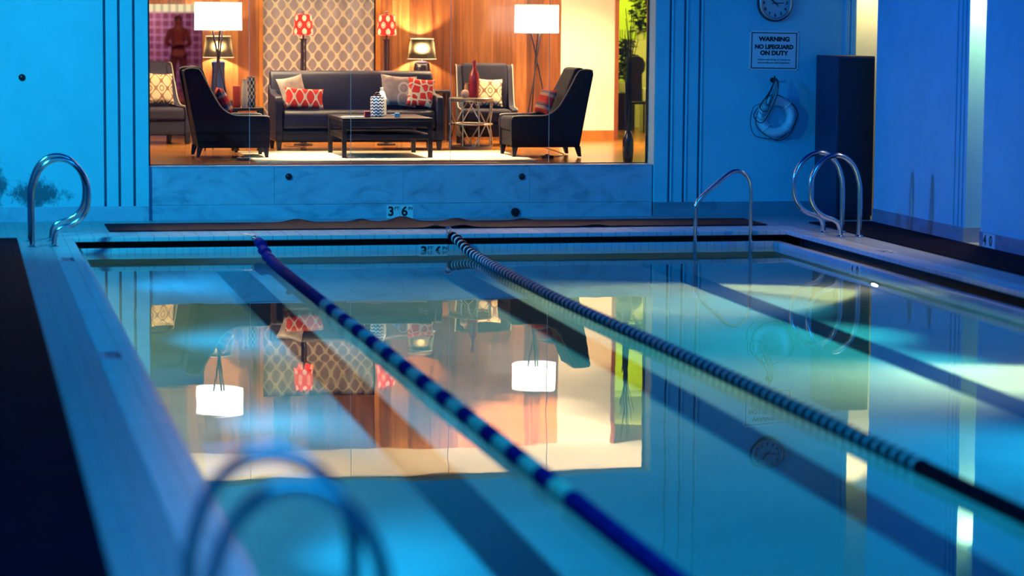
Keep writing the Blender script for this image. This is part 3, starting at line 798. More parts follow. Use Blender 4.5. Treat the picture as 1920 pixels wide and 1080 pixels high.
# ------------------------------------------------------------------ lounge furniture
rug = MB().box(3.35, 6.62, 29.50, 31.75, 0, .012).build('rug', M['rug'], None, (0, 0, F), smooth=False)
tag(rug, 'cream rug on the lounge floor under the coffee table', 'rug')
# sofa
t = thing('sofa', 'long black leather sofa with high back in front of the curtain', 'sofa', (4.89, 31.85, F))
MB().box(-1.04, 1.04, .03, .84, .11, .26).build('base', M['leather'], t, bevel=.02)
m = MB()
for x0, x1 in ((-.955, .955),):
    P = [(.0, .27), (.0, .44), (.03, .49), (.10, .505), (.62, .49), (.62, .26)]
    m.prism([(a, b) for a, b in P], x0, x1, 'x')
m.build('seat_cushion', M['leather'], t, bevel=.035, seg=4)
MB().prism([(.56, .25), (.56, .50), (.66, .88), (.70, .955), (.76, .975), (.84, .96), (.86, .90), (.84, .25)], -1.03, 1.03, 'x').build('backrest', M['leather'], t, bevel=.03, seg=4)
for sx_ in (-1, 1):
    xx = sorted((sx_*.955, sx_*1.05))
    MB().prism([(0, .12), (-.005, .60), (.03, .665), (.09, .68), (.55, .70), (.72, .80), (.80, .72), (.80, .12)], xx[0], xx[1], 'x').build('arm', M['leather'], t, bevel=.018, seg=3)
for sx_ in (-1, 1):
    for y_ in (.03, .76):
        MB().prism([(sx_*1.0-.035, .12), (sx_*1.0+.035, .12), (sx_*1.0+.02, 0), (sx_*1.0-.02, 0)], y_, y_+.06).build('leg', M['ebony'], t, smooth=False)
def cushion(name, label, mat, w, h, th, loc, rot, group=None):
    o = MB().pillow(w, h, th).build(name, mat, None, loc, rot)
    return tag(o, label, 'cushion', group)
g = 'throw pillows'
SZ = F+.535
cushion('cushion', 'oatmeal cushion tilted at the left end of the sofa', M['cush_grey'], .34, .40, .13, (4.155, 32.17, SZ+.005), (-.35, -.20, .18), g)
cushion('cushion', 'red lumbar cushion with white links on the left of the sofa', M['cush_red'], .50, .26, .12, (4.215, 31.985, SZ-.01), (-.35, .06, .05), g)
cushion('cushion', 'grey cushion with pale rings on the right of the sofa', M['cush_ring'], .46, .41, .13, (5.42, 32.21, SZ), (-.30, .07, -.05), g)
cushion('cushion', 'red cushion with a cream net pattern in the right corner of the sofa', M['cush_net'], .34, .37, .13, (5.665, 32.04, SZ+.005), (-.30, .10, -.12), g)

# coffee table with lower shelf
t = thing('coffee_table', 'low black coffee table with a lower shelf on the cream rug', 'table', (4.95, 30.72, F+.012))
w2, d2 = .535, .60
MB().box(-w2, w2, -d2, d2, .425, .465).build('tabletop', M['ebony'], t, bevel=.006)
m = MB(); m.box(-w2+.03, w2-.03, -d2+.02, -d2+.05, .36, .425).box(-w2+.03, w2-.03, d2-.05, d2-.02, .36, .425).box(-w2+.02, -w2+.05, -d2+.03, d2-.03, .36, .425).box(w2-.05, w2-.02, -d2+.03, d2-.03, .36, .425)
m.build('apron', M['ebony'], t, smooth=False)
MB().box(-w2+.02, w2-.02, -d2+.02, d2-.02, .215, .275).build('shelf', M['ebony'], t, bevel=.005)
for sx_ in (-1, 1):
    for sy_ in (-1, 1): MB().box(sx_*(w2-.025)-.025, sx_*(w2-.025)+.025, sy_*(d2-.025)-.025, sy_*(d2-.025)+.025, 0, .425).build('leg', M['ebony'], t, smooth=False, bevel=.004)
TT = F+.012+.4655
t = thing('canister', 'zigzag striped canister with dark lid on the coffee table', 'canister', (4.905, 30.62, TT))
MB().lathe([(.075, 0), (.083, .01), (.083, .22), (.078, .235), (.05, .238)], 32).build('body', M['zigzag'], t)
ld = MB().lathe([(.05, .236), (.05, .255), (.03, .262), (0, .264)], 24).build('lid', M['black_glaze'], t)
MB().ball((.0, 0, .275), .014).ball((.022, .01, .27), .012).ball((-.02, -.01, .27), .012).build('knob', M['black_glaze'], ld)
t = thing('bottle', 'white tapered ceramic bottle behind the zigzag canister', 'bottle', (5.0, 30.86, TT))
MB().lathe([(.05, 0), (.056, .01), (.058, .20), (.03, .285), (.02, .295), (.022, .335), (0, .337)], 8).build('body', M['white_glaze'], t, smooth=False)
t = thing('candle_box', 'small red box on the coffee table left of the canister', 'box', (4.745, 30.35, TT)); MB().box(-.034, .034, -.03, .03, 0, .06).build('body', M['red_box'], t, bevel=.003); MB().box(-.036, .036, -.032, .032, .06, .072).build('lid', M['red_box'], t, bevel=.003)
t = thing('remote_dock', 'small pale blue gadget on the coffee table', 'gadget', (5.10, 30.35, TT)); MB().box(-.03, .03, -.02, .02, 0, .05).build('body', M['lightblue'], t, bevel=.004); MB().box(-.075, -.03, -.012, .012, .022, .034).build('arm', M['lightblue'], t, bevel=.003)
m = MB().box(-.13, .13, -.10, .10, 0, .006); tag(m.build('magazine', M['paper'], None, (4.58, 30.45, TT), (0, 0, .12), smooth=False), 'thin magazine lying on the left end of the coffee table', 'magazine')

# armchairs: profile in x (front at +x) and z, width along y
def make_armchair(label, loc, rz):
    t = thing('armchair', label, 'armchair', loc, rz, 'high backed lounge armchairs')
    side = [(-.36, .11), (-.455, .62), (-.525, .98), (-.515, 1.015), (-.47, 1.03), (-.40, 1.03), (-.335, 1.0), (-.25, .84), (-.15, .66), (-.08, .565), (.0, .51), (.10, .485), (.40, .48), (.46, .465), (.475, .42), (.465, .11)]
    sm_ = [(p.x, p.y) for p in _old([(a, b, 0) for a, b in side[3:14]], 3)]
    poly = side[:3]+sm_+side[14:]
    for y0 in (-.37, .30):
        pn = MB().prism(poly, y0, y0+.07).build('side_panel', M['tweed'], t, bevel=.012, seg=3)
        yo = y0 if y0 < 0 else y0+.07
        MB().tube([(a, yo, b+.004) for a, b in sm_], .007, 8).build('piping', M['piping'], pn)
    MB().box(-.36, .45, -.30, .30, .12, .30).build('seat_base', M['tweed'], t, bevel=.015)
    MB().box(-.30, .475, -.298, .298, .30, .47).build('seat_cushion', M['tweed'], t, bevel=.045, seg=4)
    MB().prism([(-.27, .45), (-.44, 1.03), (-.39, 1.06), (-.31, 1.04), (-.10, .50), (-.11, .45)], -.295, .295).build('back_cushion', M['tweed'], t, bevel=.04, seg=4)
    MB().prism([(-.36, .12), (-.50, 1.0), (-.46, 1.01), (-.29, .12)], -.31, .31).build('backrest', M['tweed'], t, bevel=.012)
    for x, dx in ((.42, .015), (-.34, -.03)):
        for y in (-.335, .335):
            MB().prism([(x-.035, .125), (x+.035, .125), (x+dx+.017, 0), (x+dx-.017, 0)], y-.028, y+.028).build('leg', M['ebony'], t, smooth=False)
    return t
A1 = make_armchair('high backed dark armchair at the left, seen from its side and facing right', (3.12, 30.66, F+.013), 0)
A2 = dup(A1, (6.92, 30.58, F+.013), pi, 'high backed dark armchair at the right, facing the coffee table')
A3 = dup(A1, (6.78, 33.35, F), -pi/2-.12, 'dark armchair against the wood wall behind the round metal table')
A4 = dup(A1, (2.50, 34.0, F), -pi/2+.22, 'dark armchair in the left back corner, cut by the window edge')
cushion('cushion', 'cream cushion with brown lattice on the armchair by the wood wall', M['cush_brown'], .34, .38, .12, (6.82, 33.32, F+.50), (-.34, .03, -.10), g)
cushion('cushion', 'cream cushion with brown lattice on the armchair in the left back corner', M['cush_brown'], .36, .42, .12, (2.60, 33.80, F+.51), (-.30, .05, .25), g)
cushion('cushion', 'red and grey striped cushion leaning in the left armchair', M['cush_stripe'], .34, .34, .12, (3.16, 30.64, F+.51), (-.45, 0, pi/2), g)
cushion('cushion', 'red and grey striped cushion leaning in the right armchair', M['cush_stripe'], .34, .32, .12, (6.87, 30.52, F+.515), (-.40, .06, -pi/2+.22), g)

# round metal side table
t = thing('drum_table', 'round metal drum table with crossed bars right of the sofa', 'side table', (6.37, 32.30, F))
Rr = .275
MB().lathe([(0, .60), (Rr, .60), (Rr+.004, .61), (Rr+.004, .64), (Rr-.004, .648), (0, .648)], 48).build('tabletop', M['drumtop'], t)
MB().lathe([(Rr-.02, 0), (Rr, 0), (Rr, .04), (Rr-.02, .04), (Rr-.02, 0)], 48).build('base_ring', M['drumtop'], t)
MB().ringtorus((0, 0, .315), Rr-.006, .012, 'z', 48, 10).build('middle_ring', M['steel_bars'], t)
for k in range(8):
    a0 = 2*pi*k/8+.2
    p0 = (Rr-.01)*cos(a0), (Rr-.01)*sin(a0)
    MB().tube([(p0[0], p0[1], .03), (p0[0], p0[1], .61)], .008, 8).build('bar', M['steel_bars'], t)
for k in range(4):
    a0 = 2*pi*k/4-pi/2-.05
    for z0, z1 in ((.03, .315), (.315, .61)):
        for da in (-.62, .62):
            up_ = (z0 < .1)
            b0 = a0 if up_ else a0+da; b1 = a0+da if up_ else a0
            pp = []
            for q in range(7):
                aa = b0+(b1-b0)*q/6; pp.append(((Rr-.008)*cos(aa), (Rr-.008)*sin(aa), z0+(z1-z0)*q/6))
            MB().tube(pp, .008, 8).build('cross_bar', M['steel_bars'], t)
DT = F+.6485
t = thing('bottle_vase', 'tall deep red bottle vase on the round metal table', 'vase', (6.41, 32.30, DT)); MB().lathe([(.05, 0), (.062, .01), (.064, .24), (.055, .30), (.024, .36), (.02, .40), (.028, .45), (.02, .47), (.0, .472)], 28).build('body', M['red_glaze'], t)
tag(MB().ball((0, 0, .052), .052).build('decor_ball', M['pink'], None, (6.27, 32.18, DT)), 'pink ball ornament on the round metal table', 'ornament')
tag(MB().lathe([(.03, 0), (.033, .004), (.033, .15), (.026, .165), (.03, .18), (0, .182)], 20).build('jar', M['amber'], None, (6.33, 32.36, DT)), 'small amber jar between the pink ball and the red vase', 'jar')

# dark side table and console on the left with ornaments
t = thing('side_table', 'dark square side table behind the left armchair', 'side table', (3.48, 31.62, F+.013))
MB().box(-.19, .17, -.20, .20, .50, .535).build('tabletop', M['ebony'], t, bevel=.004)
for sx_ in (-.165, .145):
    for sy_ in (-.175, .175): MB().box(sx_-.02, sx_+.02, sy_-.02, sy_+.02, 0, .50).build('leg', M['ebony'], t, smooth=False)
ST = F+.5485
tag(MB().lathe([(.045, 0), (.047, .005), (.047, .25), (.04, .262), (0, .255)], 24).build('candle', M['red_candle'], None, (3.335, 31.56, ST)), 'thick red candle on the dark side table', 'candle')
t = thing('vase', 'slim white vase on the dark side table', 'vase', (3.425, 31.50, ST)); MB().lathe([(.032, 0), (.036, .01), (.043, .12), (.034, .25), (.027, .31), (.034, .345), (.028, .345), (.02, .3)], 28).build('body', M['white_glaze'], t)
t = thing('vase', 'black and white patterned vase behind the slim white vase', 'vase', (3.525, 31.66, ST)); MB().lathe([(.045, 0), (.05, .01), (.05, .34), (.054, .37), (.044, .37), (.042, .3)], 28).build('body', M['bw'], t)
t = thing('console_table', 'dark console table behind the left armchair carrying the black shaded lamp', 'console table', (3.39, 34.38, F))
MB().box(-.24, .24, -.20, .20, .50, .54).build('tabletop', M['ebony'], t, bevel=.004)
MB().box(-.22, .22, -.18, .18, .18, .21).build('shelf', M['ebony'], t, smooth=False)
for sx_ in (-.215, .215):
    for sy_ in (-.175, .175): MB().box(sx_-.02, sx_+.02, sy_-.02, sy_+.02, 0, .50).build('leg', M['ebony'], t, smooth=False)
# a second console behind the sofa
t = thing('console_table', 'dark console table hidden behind the right end of the sofa', 'console table', (6.12, 34.38, F))
MB().box(-.35, .35, -.2, .2, .64, .68).build('tabletop', M['ebony'], t, bevel=.004)
for sx_ in (-.32, .32):
    for sy_ in (-.17, .17): MB().box(sx_-.02, sx_+.02, sy_-.02, sy_+.02, 0, .64).build('leg', M['ebony'], t, smooth=False)

def lamp_light(name, loc, power, col, radius=.03):
    l = bpy.data.lights.new(name, 'POINT'); l.energy = power; l.color = col; l.shadow_soft_size = radius
    o = bpy.data.objects.new(name, l); COL.objects.link(o); o.location = loc; return o
WARM = (1, .76, .42)
def table_lamp(label, loc, base, z0, z1, r0, r1, matb, power):
    # base: lathe profile; shade z0..z1 with radii r0 (bottom) r1 (top)
    t = thing('table_lamp', label, 'table lamp', loc, 0, 'black shaded table lamps')
    MB().lathe(base, 32).build('base', matb, t)
    zb = base[-1][1]
    MB().tube([(0, 0, zb-.01), (0, 0, z0+.06)], .012, 10).build('neck', M['white_glaze'], t)
    MB().ball((0, 0, z0+.085), .02).build('bulb', M['bulb'], t)
    m = MB(); seg = 40
    m.lathe([(r0, z0), (r1, z1)], seg); bmesh.ops.delete(m.bm, geom=[f for f in m.bm.faces if len(f.verts) > 4], context='FACES_ONLY')
    sh = m.build('lamp_shade', M['shade_black'], t)
    MB().ringtorus((0, 0, z0), r0, .006, 'z', 40, 8).ringtorus((0, 0, z1), r1, .006, 'z', 40, 8).build('shade_trim', M['shade_trim'], sh)
    m = MB()
    for k in range(3): m.tube([(0, 0, z1-.01), ((r1)*cos(k*2.094), (r1)*sin(k*2.094), z1-.005)], .003, 6)
    m.build('shade_spider', M['poles'], sh)
    lamp_light('table_lamp_glow', (loc[0], loc[1], loc[2]+z0+.135), power, WARM, .03)
    return t
table_lamp('table lamp with black shade and tall navy ceramic base behind the left armchair', (3.395, 34.38, F+.541),
           [(.075, 0), (.092, .01), (.098, .16), (.085, .30), (.083, .42), (.09, .50), (.07, .515), (.03, .52)], .565, .84, .20, .163, M['navy_glaze'], 130)
table_lamp('table lamp with black shade and squat dark base behind the sofa', (6.11, 34.38, F+.681),
           [(.10, 0), (.12, .02), (.12, .22), (.108, .31), (.10, .345), (.085, .37), (.03, .39)], .415, .68, .19, .153, M['black_glaze'], 260)
def red_lamp(label, x, y):
    t = thing('red_shade_lamp', label, 'lamp', (x, y, F), 0, 'red shaded lamps behind the sofa')
    MB().lathe([(0, 0), (.12, 0), (.12, .02), (.05, .035), (0, .04)], 28).build('base', M['poles'], t)
    for k in range(3):
        a = 2*pi*k/3+pi/2; MB().tube([(.028*cos(a), .028*sin(a), .03), (.028*cos(a), .028*sin(a), 1.355)], .0125, 10).build('pole', M['poles'], t)
    MB().lathe([(0, 1.35), (.05, 1.35), (.05, 1.365), (.012, 1.37), (.012, 1.44), (0, 1.44)], 20).build('cap', M['poles'], t)
    m = MB(); seg = 48; rings = []
    for z, r_ in ((1.42, .128), (1.50, .122), (1.60, .112), (1.672, .104)):
        R_ = []
        for k in range(seg):
            a = 2*pi*k/seg; zz = z+(.010*cos(8*a) if z < 1.45 else (-.010*cos(8*a) if z > 1.65 else 0))
            R_.append(m.bm.verts.new((r_*cos(a), r_*sin(a), zz-1.545)))
        rings.append(R_)
    for A, B in zip(rings, rings[1:]):
        for k in range(seg): m._f([A[k], A[(k+1) % seg], B[(k+1) % seg], B[k]])
    m.build('lamp_shade', M['shade_red'], t, (0, 0, 1.545))
    MB().ball((0, 0, 1.455), .018).build('bulb', M['bulb'], t)
    MB().tube([(0, 0, 1.66), (0, 0, 1.70)], .006, 8).ball((0, 0, 1.71), .018).build('finial', M['poles'], t)
    lamp_light('red_lamp_glow', (x, y, F+1.505), 9.0, WARM, .03)
    return t
red_lamp('red shaded lamp on three dark poles before the curtain', 4.375, 33.3)
red_lamp('red shaded lamp on three dark poles at the right edge of the curtain', 5.455, 33.3)
def tripod_lamp(label, x, y, zs0, zs1, rot, lightleg):
    t = thing('tripod_lamp', label, 'floor lamp', (x, y, F), rot, 'white drum floor lamps')
    zc = 1.11; 
    for k in range(3):
        a = 2*pi*k/3+pi/2; e = a+pi
        MB().tube([(.25*cos(a), .25*sin(a), 0), (.012*cos(a+1.5), .012*sin(a+1.5), zc), (.085*cos(e), .085*sin(e), zs0+.06)], .011, 10).build('leg', M['poles'], t)
    MB().ringtorus((0, 0, zs0+.06), .088, .006, 'z', 28, 8).build('shade_ring', M['poles'], t)
    m = MB().lathe([(.292, zs0), (.288, zs1)], 56); bmesh.ops.delete(m.bm, geom=[f for f in m.bm.faces if len(f.verts) > 4], context='FACES_ONLY')
    sh = m.build('lamp_shade', M['shade_white'], t); q = sh.modifiers.new('thick', 'SOLIDIFY'); q.thickness = .004
    MB().ball((0, 0, (zs0+zs1)/2-.05), .03).build('bulb', M['bulb'], t)
    for tz, pw, an in ((3, 5600, 150), (-3, 160, 120)):
        l = bpy.data.lights.new('drum_lamp_beam', 'SPOT'); l.energy = pw; l.color = (1, .78, .48); l.spot_size = radians(an); l.spot_blend = .8; l.shadow_soft_size = .05
        o = bpy.data.objects.new('drum_lamp_beam', l); COL.objects.link(o); o.location = (x, y, F+(zs0+zs1)/2+.05)
        o.rotation_euler = (pi, 0, 0) if tz > 0 else (0, 0, 0)
    return t
tripod_lamp('tripod floor lamp with white drum shade behind the left armchair', 3.18, 32.2, 1.475, 1.815, .2, 0)
tripod_lamp('tripod floor lamp with white drum shade behind the right armchair', 7.535, 33.75, 1.455, 1.82, .1, 1)

# floor vase with branches
t = thing('floor_vase', 'tall dark floor vase with bare branches at the right end of the window', 'vase', (7.615, 29.2, F))
MB().lathe([(.042, 0), (.055, .01), (.066, .16), (.064, .26), (.046, .34), (.034, .365), (.028, .365), (.025, .3)], 28).build('body', M['black_glaze'], t)
m = MB(); rnd = random.Random(11)
for k in range(26):
    a = rnd.uniform(0, 2*pi); rr = rnd.uniform(.005, .045); hh = rnd.uniform(.45, .95)
    m.tube([(rr*.5*cos(a), rr*.5*sin(a), .30), (rr*cos(a+.6), rr*sin(a+.6), .30+hh*.5), (rr*1.1*cos(a+1.2), rr*1.1*sin(a+1.2), .30+hh)], [.009, .008, .004], 6)
m.build('stem_bundle', M['twig'], t)
m = MB()
for k in range(15):
    a = rnd.uniform(0, 2*pi); hh = rnd.uniform(.9, 1.45); sp = rnd.uniform(.02, .10)
    q = _old([(.01*cos(a), .01*sin(a), .35), (.02*cos(a), .02*sin(a), .85), (sp*.6*cos(a+.3), sp*.6*sin(a+.3), .35+hh*.75), (sp*1.3*cos(a+.5), sp*1.3*sin(a+.5), .35+hh)], 4)
    m.tube(q, .0032, 6)
m.build('branches', M['twig'], t)

# pale planters, dark foliage in the green room
t = thing('tall_planter', 'tall pale column planter in the green lit room', 'planter', (10.19, 38.4, F)); MB().box(-.16, .16, -.16, .16, 0, 1.33).build('body', M['planter'], t, bevel=.01)
t = thing('potted_plant', 'leafy dark plant in a pale pot on the tall planter', 'plant', (10.19, 38.4, F+1.331)); MB().lathe([(.055, 0), (.06, .005), (.075, .15), (.07, .155), (.06, .14)], 24).build('pot', M['planter'], t)
m = MB(); rnd = random.Random(5)
def leaf(m, c, d, L, w):
    d = V(d).normalized(); sd = d.cross(V((0, .3, 1))).normalized(); nn = sd.cross(d)
    c = V(c); vs = [m.bm.verts.new(c+d*(L*a)+sd*(w*b)+nn*(-.25*L*a*a)) for a, b in ((0, 0), (.3, 1), (.7, .8), (1, 0), (.7, -.8), (.3, -1))]
    m._f(vs)
for k in range(230):
    a = rnd.uniform(0, 2*pi); hh = rnd.uniform(.12, .62); rr = rnd.uniform(.02, .16)
    leaf(m, (rr*cos(a)+.05, rr*sin(a), hh), (cos(a), sin(a), rnd.uniform(-.3, .6)), rnd.uniform(.07, .15), .036)
m.build('foliage', M['leaf'], t)
m = MB()
for k in range(9):
    a = rnd.uniform(0, 2*pi); m.tube([(0, 0, .1), (.06*cos(a), .06*sin(a), .3), (.13*cos(a), .13*sin(a), .55)], .005, 6)
m.build('stems', M['twig'], t)
t = thing('low_planter', 'low pale planter box right of the dark vase in the green lit room', 'planter', (9.95, 37.2, F)); MB().box(-.05, .22, -.12, .12, 0, .63).build('body', M['planter'], t, bevel=.01)
t = thing('pedestal', 'dark pedestal with a pale bowl seen through the doorway at the right', 'pedestal', (9.74, 37.6, F)); MB().box(-.13, .13, -.13, .13, 0, .55).build('body', M['ebony'], t, bevel=.005); MB().lathe([(.06, .55), (.08, .56), (.13, .70), (.12, .71), (.07, .60)], 24).build('bowl', M['planter'], t)
t = thing('fern', 'dark bushy plant on the pedestal by the door trim', 'plant', (9.74, 37.6, F+.735)); m = MB()
for k in range(260):
    a = rnd.uniform(0, 2*pi); hh = rnd.uniform(.02, .62); rr = rnd.uniform(.0, .10)
    leaf(m, (rr*cos(a), rr*sin(a), hh), (cos(a), sin(a), rnd.uniform(-.5, .6)), rnd.uniform(.07, .15), .032)
m.build('foliage', M['leaf'], t)
m = MB()
for k in range(5): m.tube([(0, 0, -.02), (.05*cos(k*1.3), .05*sin(k*1.3), .3), (.08*cos(k*1.3), .08*sin(k*1.3), .75)], .005, 6)
m.build('stems', M['twig'], t)
t = thing('round_back_chair', 'dark round backed chair in front of the tall planter', 'chair', (9.68, 36.6, F))
MB().prism([(-.10, .45), (-.09, .85), (-.13, .90), (-.14, 1.0), (-.10, 1.08), (-.04, 1.11), (.04, 1.11), (.10, 1.08), (.14, 1.0), (.13, .90), (.09, .85), (.10, .45)], .10, .13).build('backrest', M['ebony'], t, bevel=.008)
MB().box(-.15, .15, -.17, .14, .42, .46).build('seat', M['ebony'], t, bevel=.01)
for sx_ in (-.13, .13):
    for sy_ in (-.15, .12): MB().tube([(sx_, sy_, 0), (sx_, sy_, .43)], .015, 8).build('leg', M['ebony'], t)

# power cords and adaptor on the lounge floor
def cord(label, pts):
    o = MB().tube(_old(pts, 8), .005, 8).build('power_cord', M['black']); o.location = (0, 0, F+.006); return tag(o, label, 'cord')
cord('thin black cord on the floor under the right armchair', [(6.62, 30.3, 0), (6.72, 30.15, 0), (6.82, 30.1, 0), (6.93, 30.2, 0), (7.0, 30.4, 0), (7.25, 30.9, 0), (7.4, 33.1, 0)])
cord('thin black cord on the floor under the left armchair', [(2.9, 30.1, 0), (3.02, 29.95, 0), (3.15, 30.0, 0), (3.22, 30.2, 0), (3.3, 30.05, 0), (3.32, 29.7, 0)])
cord('thin black cord curled on the floor under the sofa', [(4.1, 33.1, 0), (4.15, 32.9, 0), (4.22, 32.95, 0), (4.3, 32.8, 0), (4.36, 32.95, 0), (4.4, 33.2, 0)])
def adaptor(label, x, y):
    t = thing('floor_socket', label, 'floor socket', (x, y, F)); MB().box(-.07, .07, -.05, .05, 0, .035).build('box', M['black'], t, bevel=.008); MB().box(-.02, .02, -.02, .02, .035, .05).build('plug', M['black'], t, bevel=.003); return t
adaptor('black floor socket under the left armchair', 3.23, 29.92); adaptor('black floor socket under the right armchair', 6.86, 30.1)

# figure in the added passage, built in place of a reflected person
t = thing('person', 'figure in rust brown clothes standing in for a reflection, far back in the added passage', 'person', (4.43, 53.0, F))
def skin_body(name, joints, bones, mat, sub=2):
    me = bpy.data.meshes.new(name); me.from_pydata([j[0] for j in joints], bones, []); o = bpy.data.objects.new(name, me); COL.objects.link(o)
    me.materials.append(mat); o.parent = t
    sk = o.modifiers.new('skin', 'SKIN'); sk.use_smooth_shade = True
    for i, j in enumerate(joints):
        rr = j[1]; rr = rr if hasattr(rr, '__len__') else (rr, rr)
        me.skin_vertices[0].data[i].radius = rr
    me.skin_vertices[0].data[0].use_root = True
    sb = o.modifiers.new('sub', 'SUBSURF'); sb.levels = sub; sb.render_levels = sub
    return o
K = 1.63/1.75
def J(x, y, z, r): return ((x*K, y*K, z*K), r)
body = [J(0, 0, .95, (.13, .10)), J(0, 0, 1.12, (.125, .09)), J(0, 0, 1.32, (.15, .10)), J(0, 0, 1.46, (.08, .07)), J(0, -.01, 1.53, .052), J(0, -.02, 1.62, (.072, .082)), J(0, -.025, 1.70, (.068, .08)),
        J(.17, 0, 1.42, .055), J(.25, .03, 1.16, .043), J(.13, -.20, 1.10, .034), J(.07, -.27, 1.15, .03),
        J(-.17, 0, 1.42, .055), J(-.25, .03, 1.16, .043), J(-.13, -.20, 1.10, .034), J(-.07, -.27, 1.15, .03),
        J(.095, 0, .88, .085), J(.11, -.01, .50, .058), J(.115, .02, .09, .04), J(.125, -.13, .035, (.045, .03)),
        J(-.095, 0, .88, .085), J(-.12, -.01, .50, .058), J(-.13, .02, .09, .04), J(-.15, -.13, .035, (.045, .03))]
bones = [(0, 1), (1, 2), (2, 3), (3, 4), (4, 5), (5, 6), (3, 7), (7, 8), (8, 9), (9, 10), (3, 11), (11, 12), (12, 13), (13, 14), (0, 15), (15, 16), (16, 17), (17, 18), (0, 19), (19, 20), (20, 21), (21, 22)]
skin_body('body', body, bones, M['skin'])
shirt = [J(0, 0, .93, (.15, .115)), J(0, 0, 1.12, (.14, .105)), J(0, 0, 1.32, (.165, .115)), J(0, 0, 1.45, (.09, .075)), J(.175, 0, 1.42, .066), J(.258, .03, 1.155, .054), J(.15, -.17, 1.105, .043), J(-.175, 0, 1.42, .066), J(-.258, .03, 1.155, .054), J(-.15, -.17, 1.105, .043)]
skin_body('shirt', shirt, [(0, 1), (1, 2), (2, 3), (3, 4), (4, 5), (5, 6), (3, 7), (7, 8), (8, 9)], M['shirt'])
tr = [J(0, 0, .96, (.145, .11)), J(.10, 0, .86, .098), J(.115, -.01, .50, .073), J(.118, .02, .10, .06), J(-.10, 0, .86, .098), J(-.125, -.01, .50, .073), J(-.132, .02, .10, .06)]
skin_body('trousers', tr, [(0, 1), (1, 2), (2, 3), (0, 4), (4, 5), (5, 6)], M['trousers'])
MB().ball((0, .005, 1.675*K), .085, 1, 1.08, .95).build('hair', M['hair'], t)
MB().prism([(-.012, 0), (.012, 0), (0, .04)], -.108, -.085).build('nose', M['skin'], t, (0, 0, 1.60*K), smooth=False)
for sg in (-1, 1):
    m = MB()
    for k in range(5):
        a = -.6+.3*k; L = (.045, .07, .075, .07, .055)[k]
        m.tube([(0, 0, .01*(k-2)), (-sg*.03, -.02, .012*(k-2)), (-sg*(.03+L*.5), -.03+.01*k, .015*(k-2)+.01)], [.011, .009, .007], 8)
    m.ball((0, 0, 0), .032, 1, .8, 1.1).build('hand', M['skin'], t, (sg*.07*K, -.275*K, 1.155*K))
    MB().ball((sg*.085, 0, 1.625*K), .018, .5, .8, 1.3).build('ear', M['skin'], t)

# ceiling downlights in the lounge
def spot(name, loc, target, power, col, ang, blend=.6, radius=.05):
    l = bpy.data.lights.new(name, 'SPOT'); l.energy = power; l.color = col; l.spot_size = radians(ang); l.spot_blend = blend; l.shadow_soft_size = radius
    o = bpy.data.objects.new(name, l); COL.objects.link(o); o.location = loc
    o.rotation_euler = (V(target)-V(loc)).to_track_quat('-Z', 'Y').to_euler(); return o
def area(name, loc, target, power, col, sx, sy=None):
    l = bpy.data.lights.new(name, 'AREA'); l.energy = power; l.color = col; l.size = sx
    if sy: l.shape = 'RECTANGLE'; l.size_y = sy
    o = bpy.data.objects.new(name, l); COL.objects.link(o); o.location = loc
    o.rotation_euler = (V(target)-V(loc)).to_track_quat('-Z', 'Y').to_euler(); return o
dl = ((2.70, 33.05, 'leftmost of the back row'), (4.70, 33.05, 'second from the left of the back row'), (6.42, 33.05, 'third from the left of the back row'), (8.2, 33.05, 'rightmost of the back row'),
      (4.2, 30.55, 'left one of the added front row over the rug'), (5.15, 30.55, 'middle one of the added front row over the rug'), (6.1, 30.55, 'right one of the added front row over the rug'))  # front row is unseen, added to brighten the rug
for k, (x, y, which) in enumerate(dl):
    t = thing('ceiling_downlight', 'round ceiling downlight, '+which, 'ceiling light', (x, y, LC), 0, 'round ceiling downlights')
    MB().lathe([(.06, -.004), (.085, -.006), (.085, 0), (.06, 0)], 28).build('trim_ring', M['signwhite'], t)
    MB().lathe([(0, -.003), (.058, -.003), (.058, -.001), (0, -.001)], 24).build('lens', M['downlight'], t)
    if k < 4: spot('downlight_beam', (x, y, LC-.03), (x, y+.25, F), 800 if k == 3 else 150, (1, .68, .32), 115, .7)
    else: spot('downlight_beam', (x, y, LC-.03), (x-.1, y, F), 1100, (1, .78, .50), 44, .6)

# ------------------------------------------------------------------ unseen hall lamps and added fills, then the rest
w = bpy.data.worlds.new('dusk'); S.world = w; w.use_nodes = True
bg = w.node_tree.nodes['Background']; bg.inputs[0].default_value = (.0, .008, .17, 1); bg.inputs[1].default_value = .9
spot('hall_flood', (-1.6, 22.2, 4.3), (2.8, 28.4, .7), 2300, (.020, .52, .84), 72, 1.0, .25)
area('added_far_fill', (4.5, 17.0, 4.8), (8.6, 27.5, .8), 140, (.0, .24, 1.0), 1.5)  # unseen fill added to turn the dim side bluer
spot('hall_flood_side', (-2.7, 24.0, 3.3), (9.9, 25.6, 1.1), 2700, (.0, .22, 1.0), 40, 1.0, .25)
area('added_near_fill', (2.6, 9.0, 5.0), (2.6, 10.5, 0), 330, (.01, .44, 1.0), 6)  # unseen overhead fill, put in for highlights on the near rails
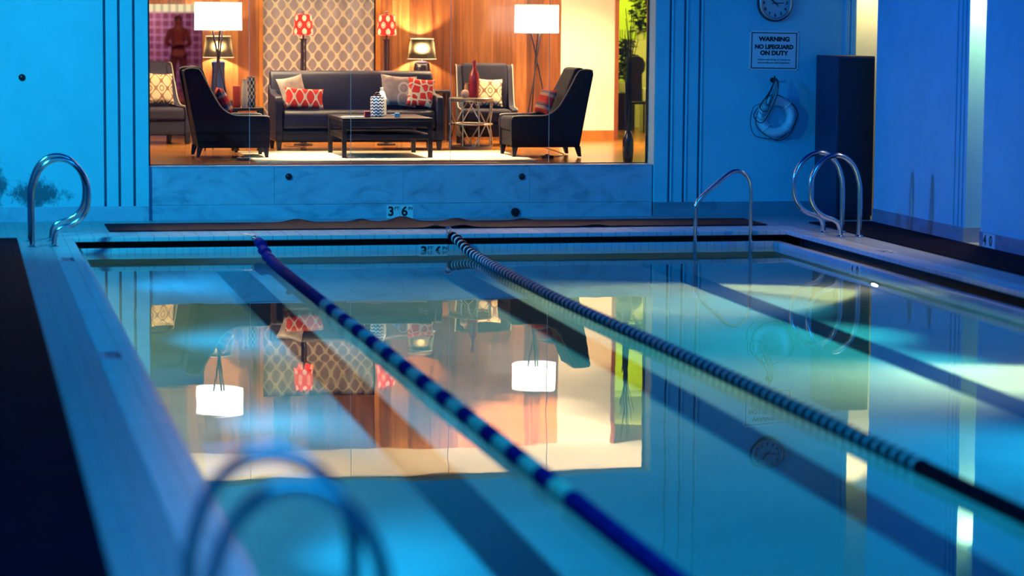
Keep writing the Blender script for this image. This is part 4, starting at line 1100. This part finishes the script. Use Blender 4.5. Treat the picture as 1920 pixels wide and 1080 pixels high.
# warm lamps washing the two wall recesses from above
spot('recess_lamp', (10.28, 28.5, 3.05), (10.34, 28.9, 0), 100, (1, .74, .30), 100, 1, .03)
spot('recess_lamp', (10.08, 24.50, 2.95), (10.2, 24.5, 0), 260, (1, .72, .28), 100, 1, .03)
# green room, then unseen fills added for the passage
area('green_room_light', (10.1, 38.6, LC-.1), (10.3, 39.5, 1.9), 26, (.80, 1, .03), .6)
area('green_room_light', (9.6, 36.2, LC-.1), (10.15, 38.2, 1.1), 75, (.90, .85, .14), .6)
area('added_passage_fill', (3.6, 55.2, 2.7), (4.2, 56.5, 1.5), 62, (1, .52, .70), .6)
area('added_passage_fill', (4.2, 50.5, 2.7), (4.43, 53, 1.2), 85, (1, .42, .22), .6)
# underwater lamps: two in the right wall, then rows of added fill spots along both sides
spot('pool_lamp_beam', (8.46, 23.30, -.95), (7.35, 23.0, -1.32), 1900, (.95, 1, .42), 85, 1.0, .05)
spot('pool_lamp_beam', (8.46, 17.75, -.95), (7.35, 17.55, -1.32), 900, (.80, 1, .50), 85, 1.0, .05)
for y, p, c in ((24.5, 170, (.005, .42, 1)), (20.5, 150, (.005, .50, 1)), (16.5, 160, (.005, .50, 1)), (12.5, 140, (.005, .48, 1)), (9, 110, (.005, .45, 1))):
    spot('added_left_pool_fill', (1.26, y, -.50), (5.2, y, -.95), p, c, 130, .9, .06)  # unseen fill spots added to even out the pool floor
for y, p, c in ((22.3, 240, (.04, .75, .90)), (20.2, 300, (.05, .80, .80)), (18.5, 280, (.05, .80, .80)), (14.5, 560, (.01, .58, 1)), (11, 520, (.005, .50, 1))):
    spot('added_right_pool_fill', (8.47, y, -.36), (3.6, y-.4, -.62), p*1.3, c, 100, 1.0, .03)  # more added fill without fixtures, for the right half of the pool

S.view_settings.view_transform = 'Standard'; S.view_settings.look = 'None'; S.view_settings.gamma = 1; S.view_settings.exposure = 0
S.view_settings.use_curve_mapping = False
S.cycles.use_denoising = True
S.cycles.caustics_refractive = False; S.cycles.caustics_reflective = False
S.cycles.max_bounces = 10; S.cycles.transparent_max_bounces = 12; S.cycles.sample_clamp_indirect = 6
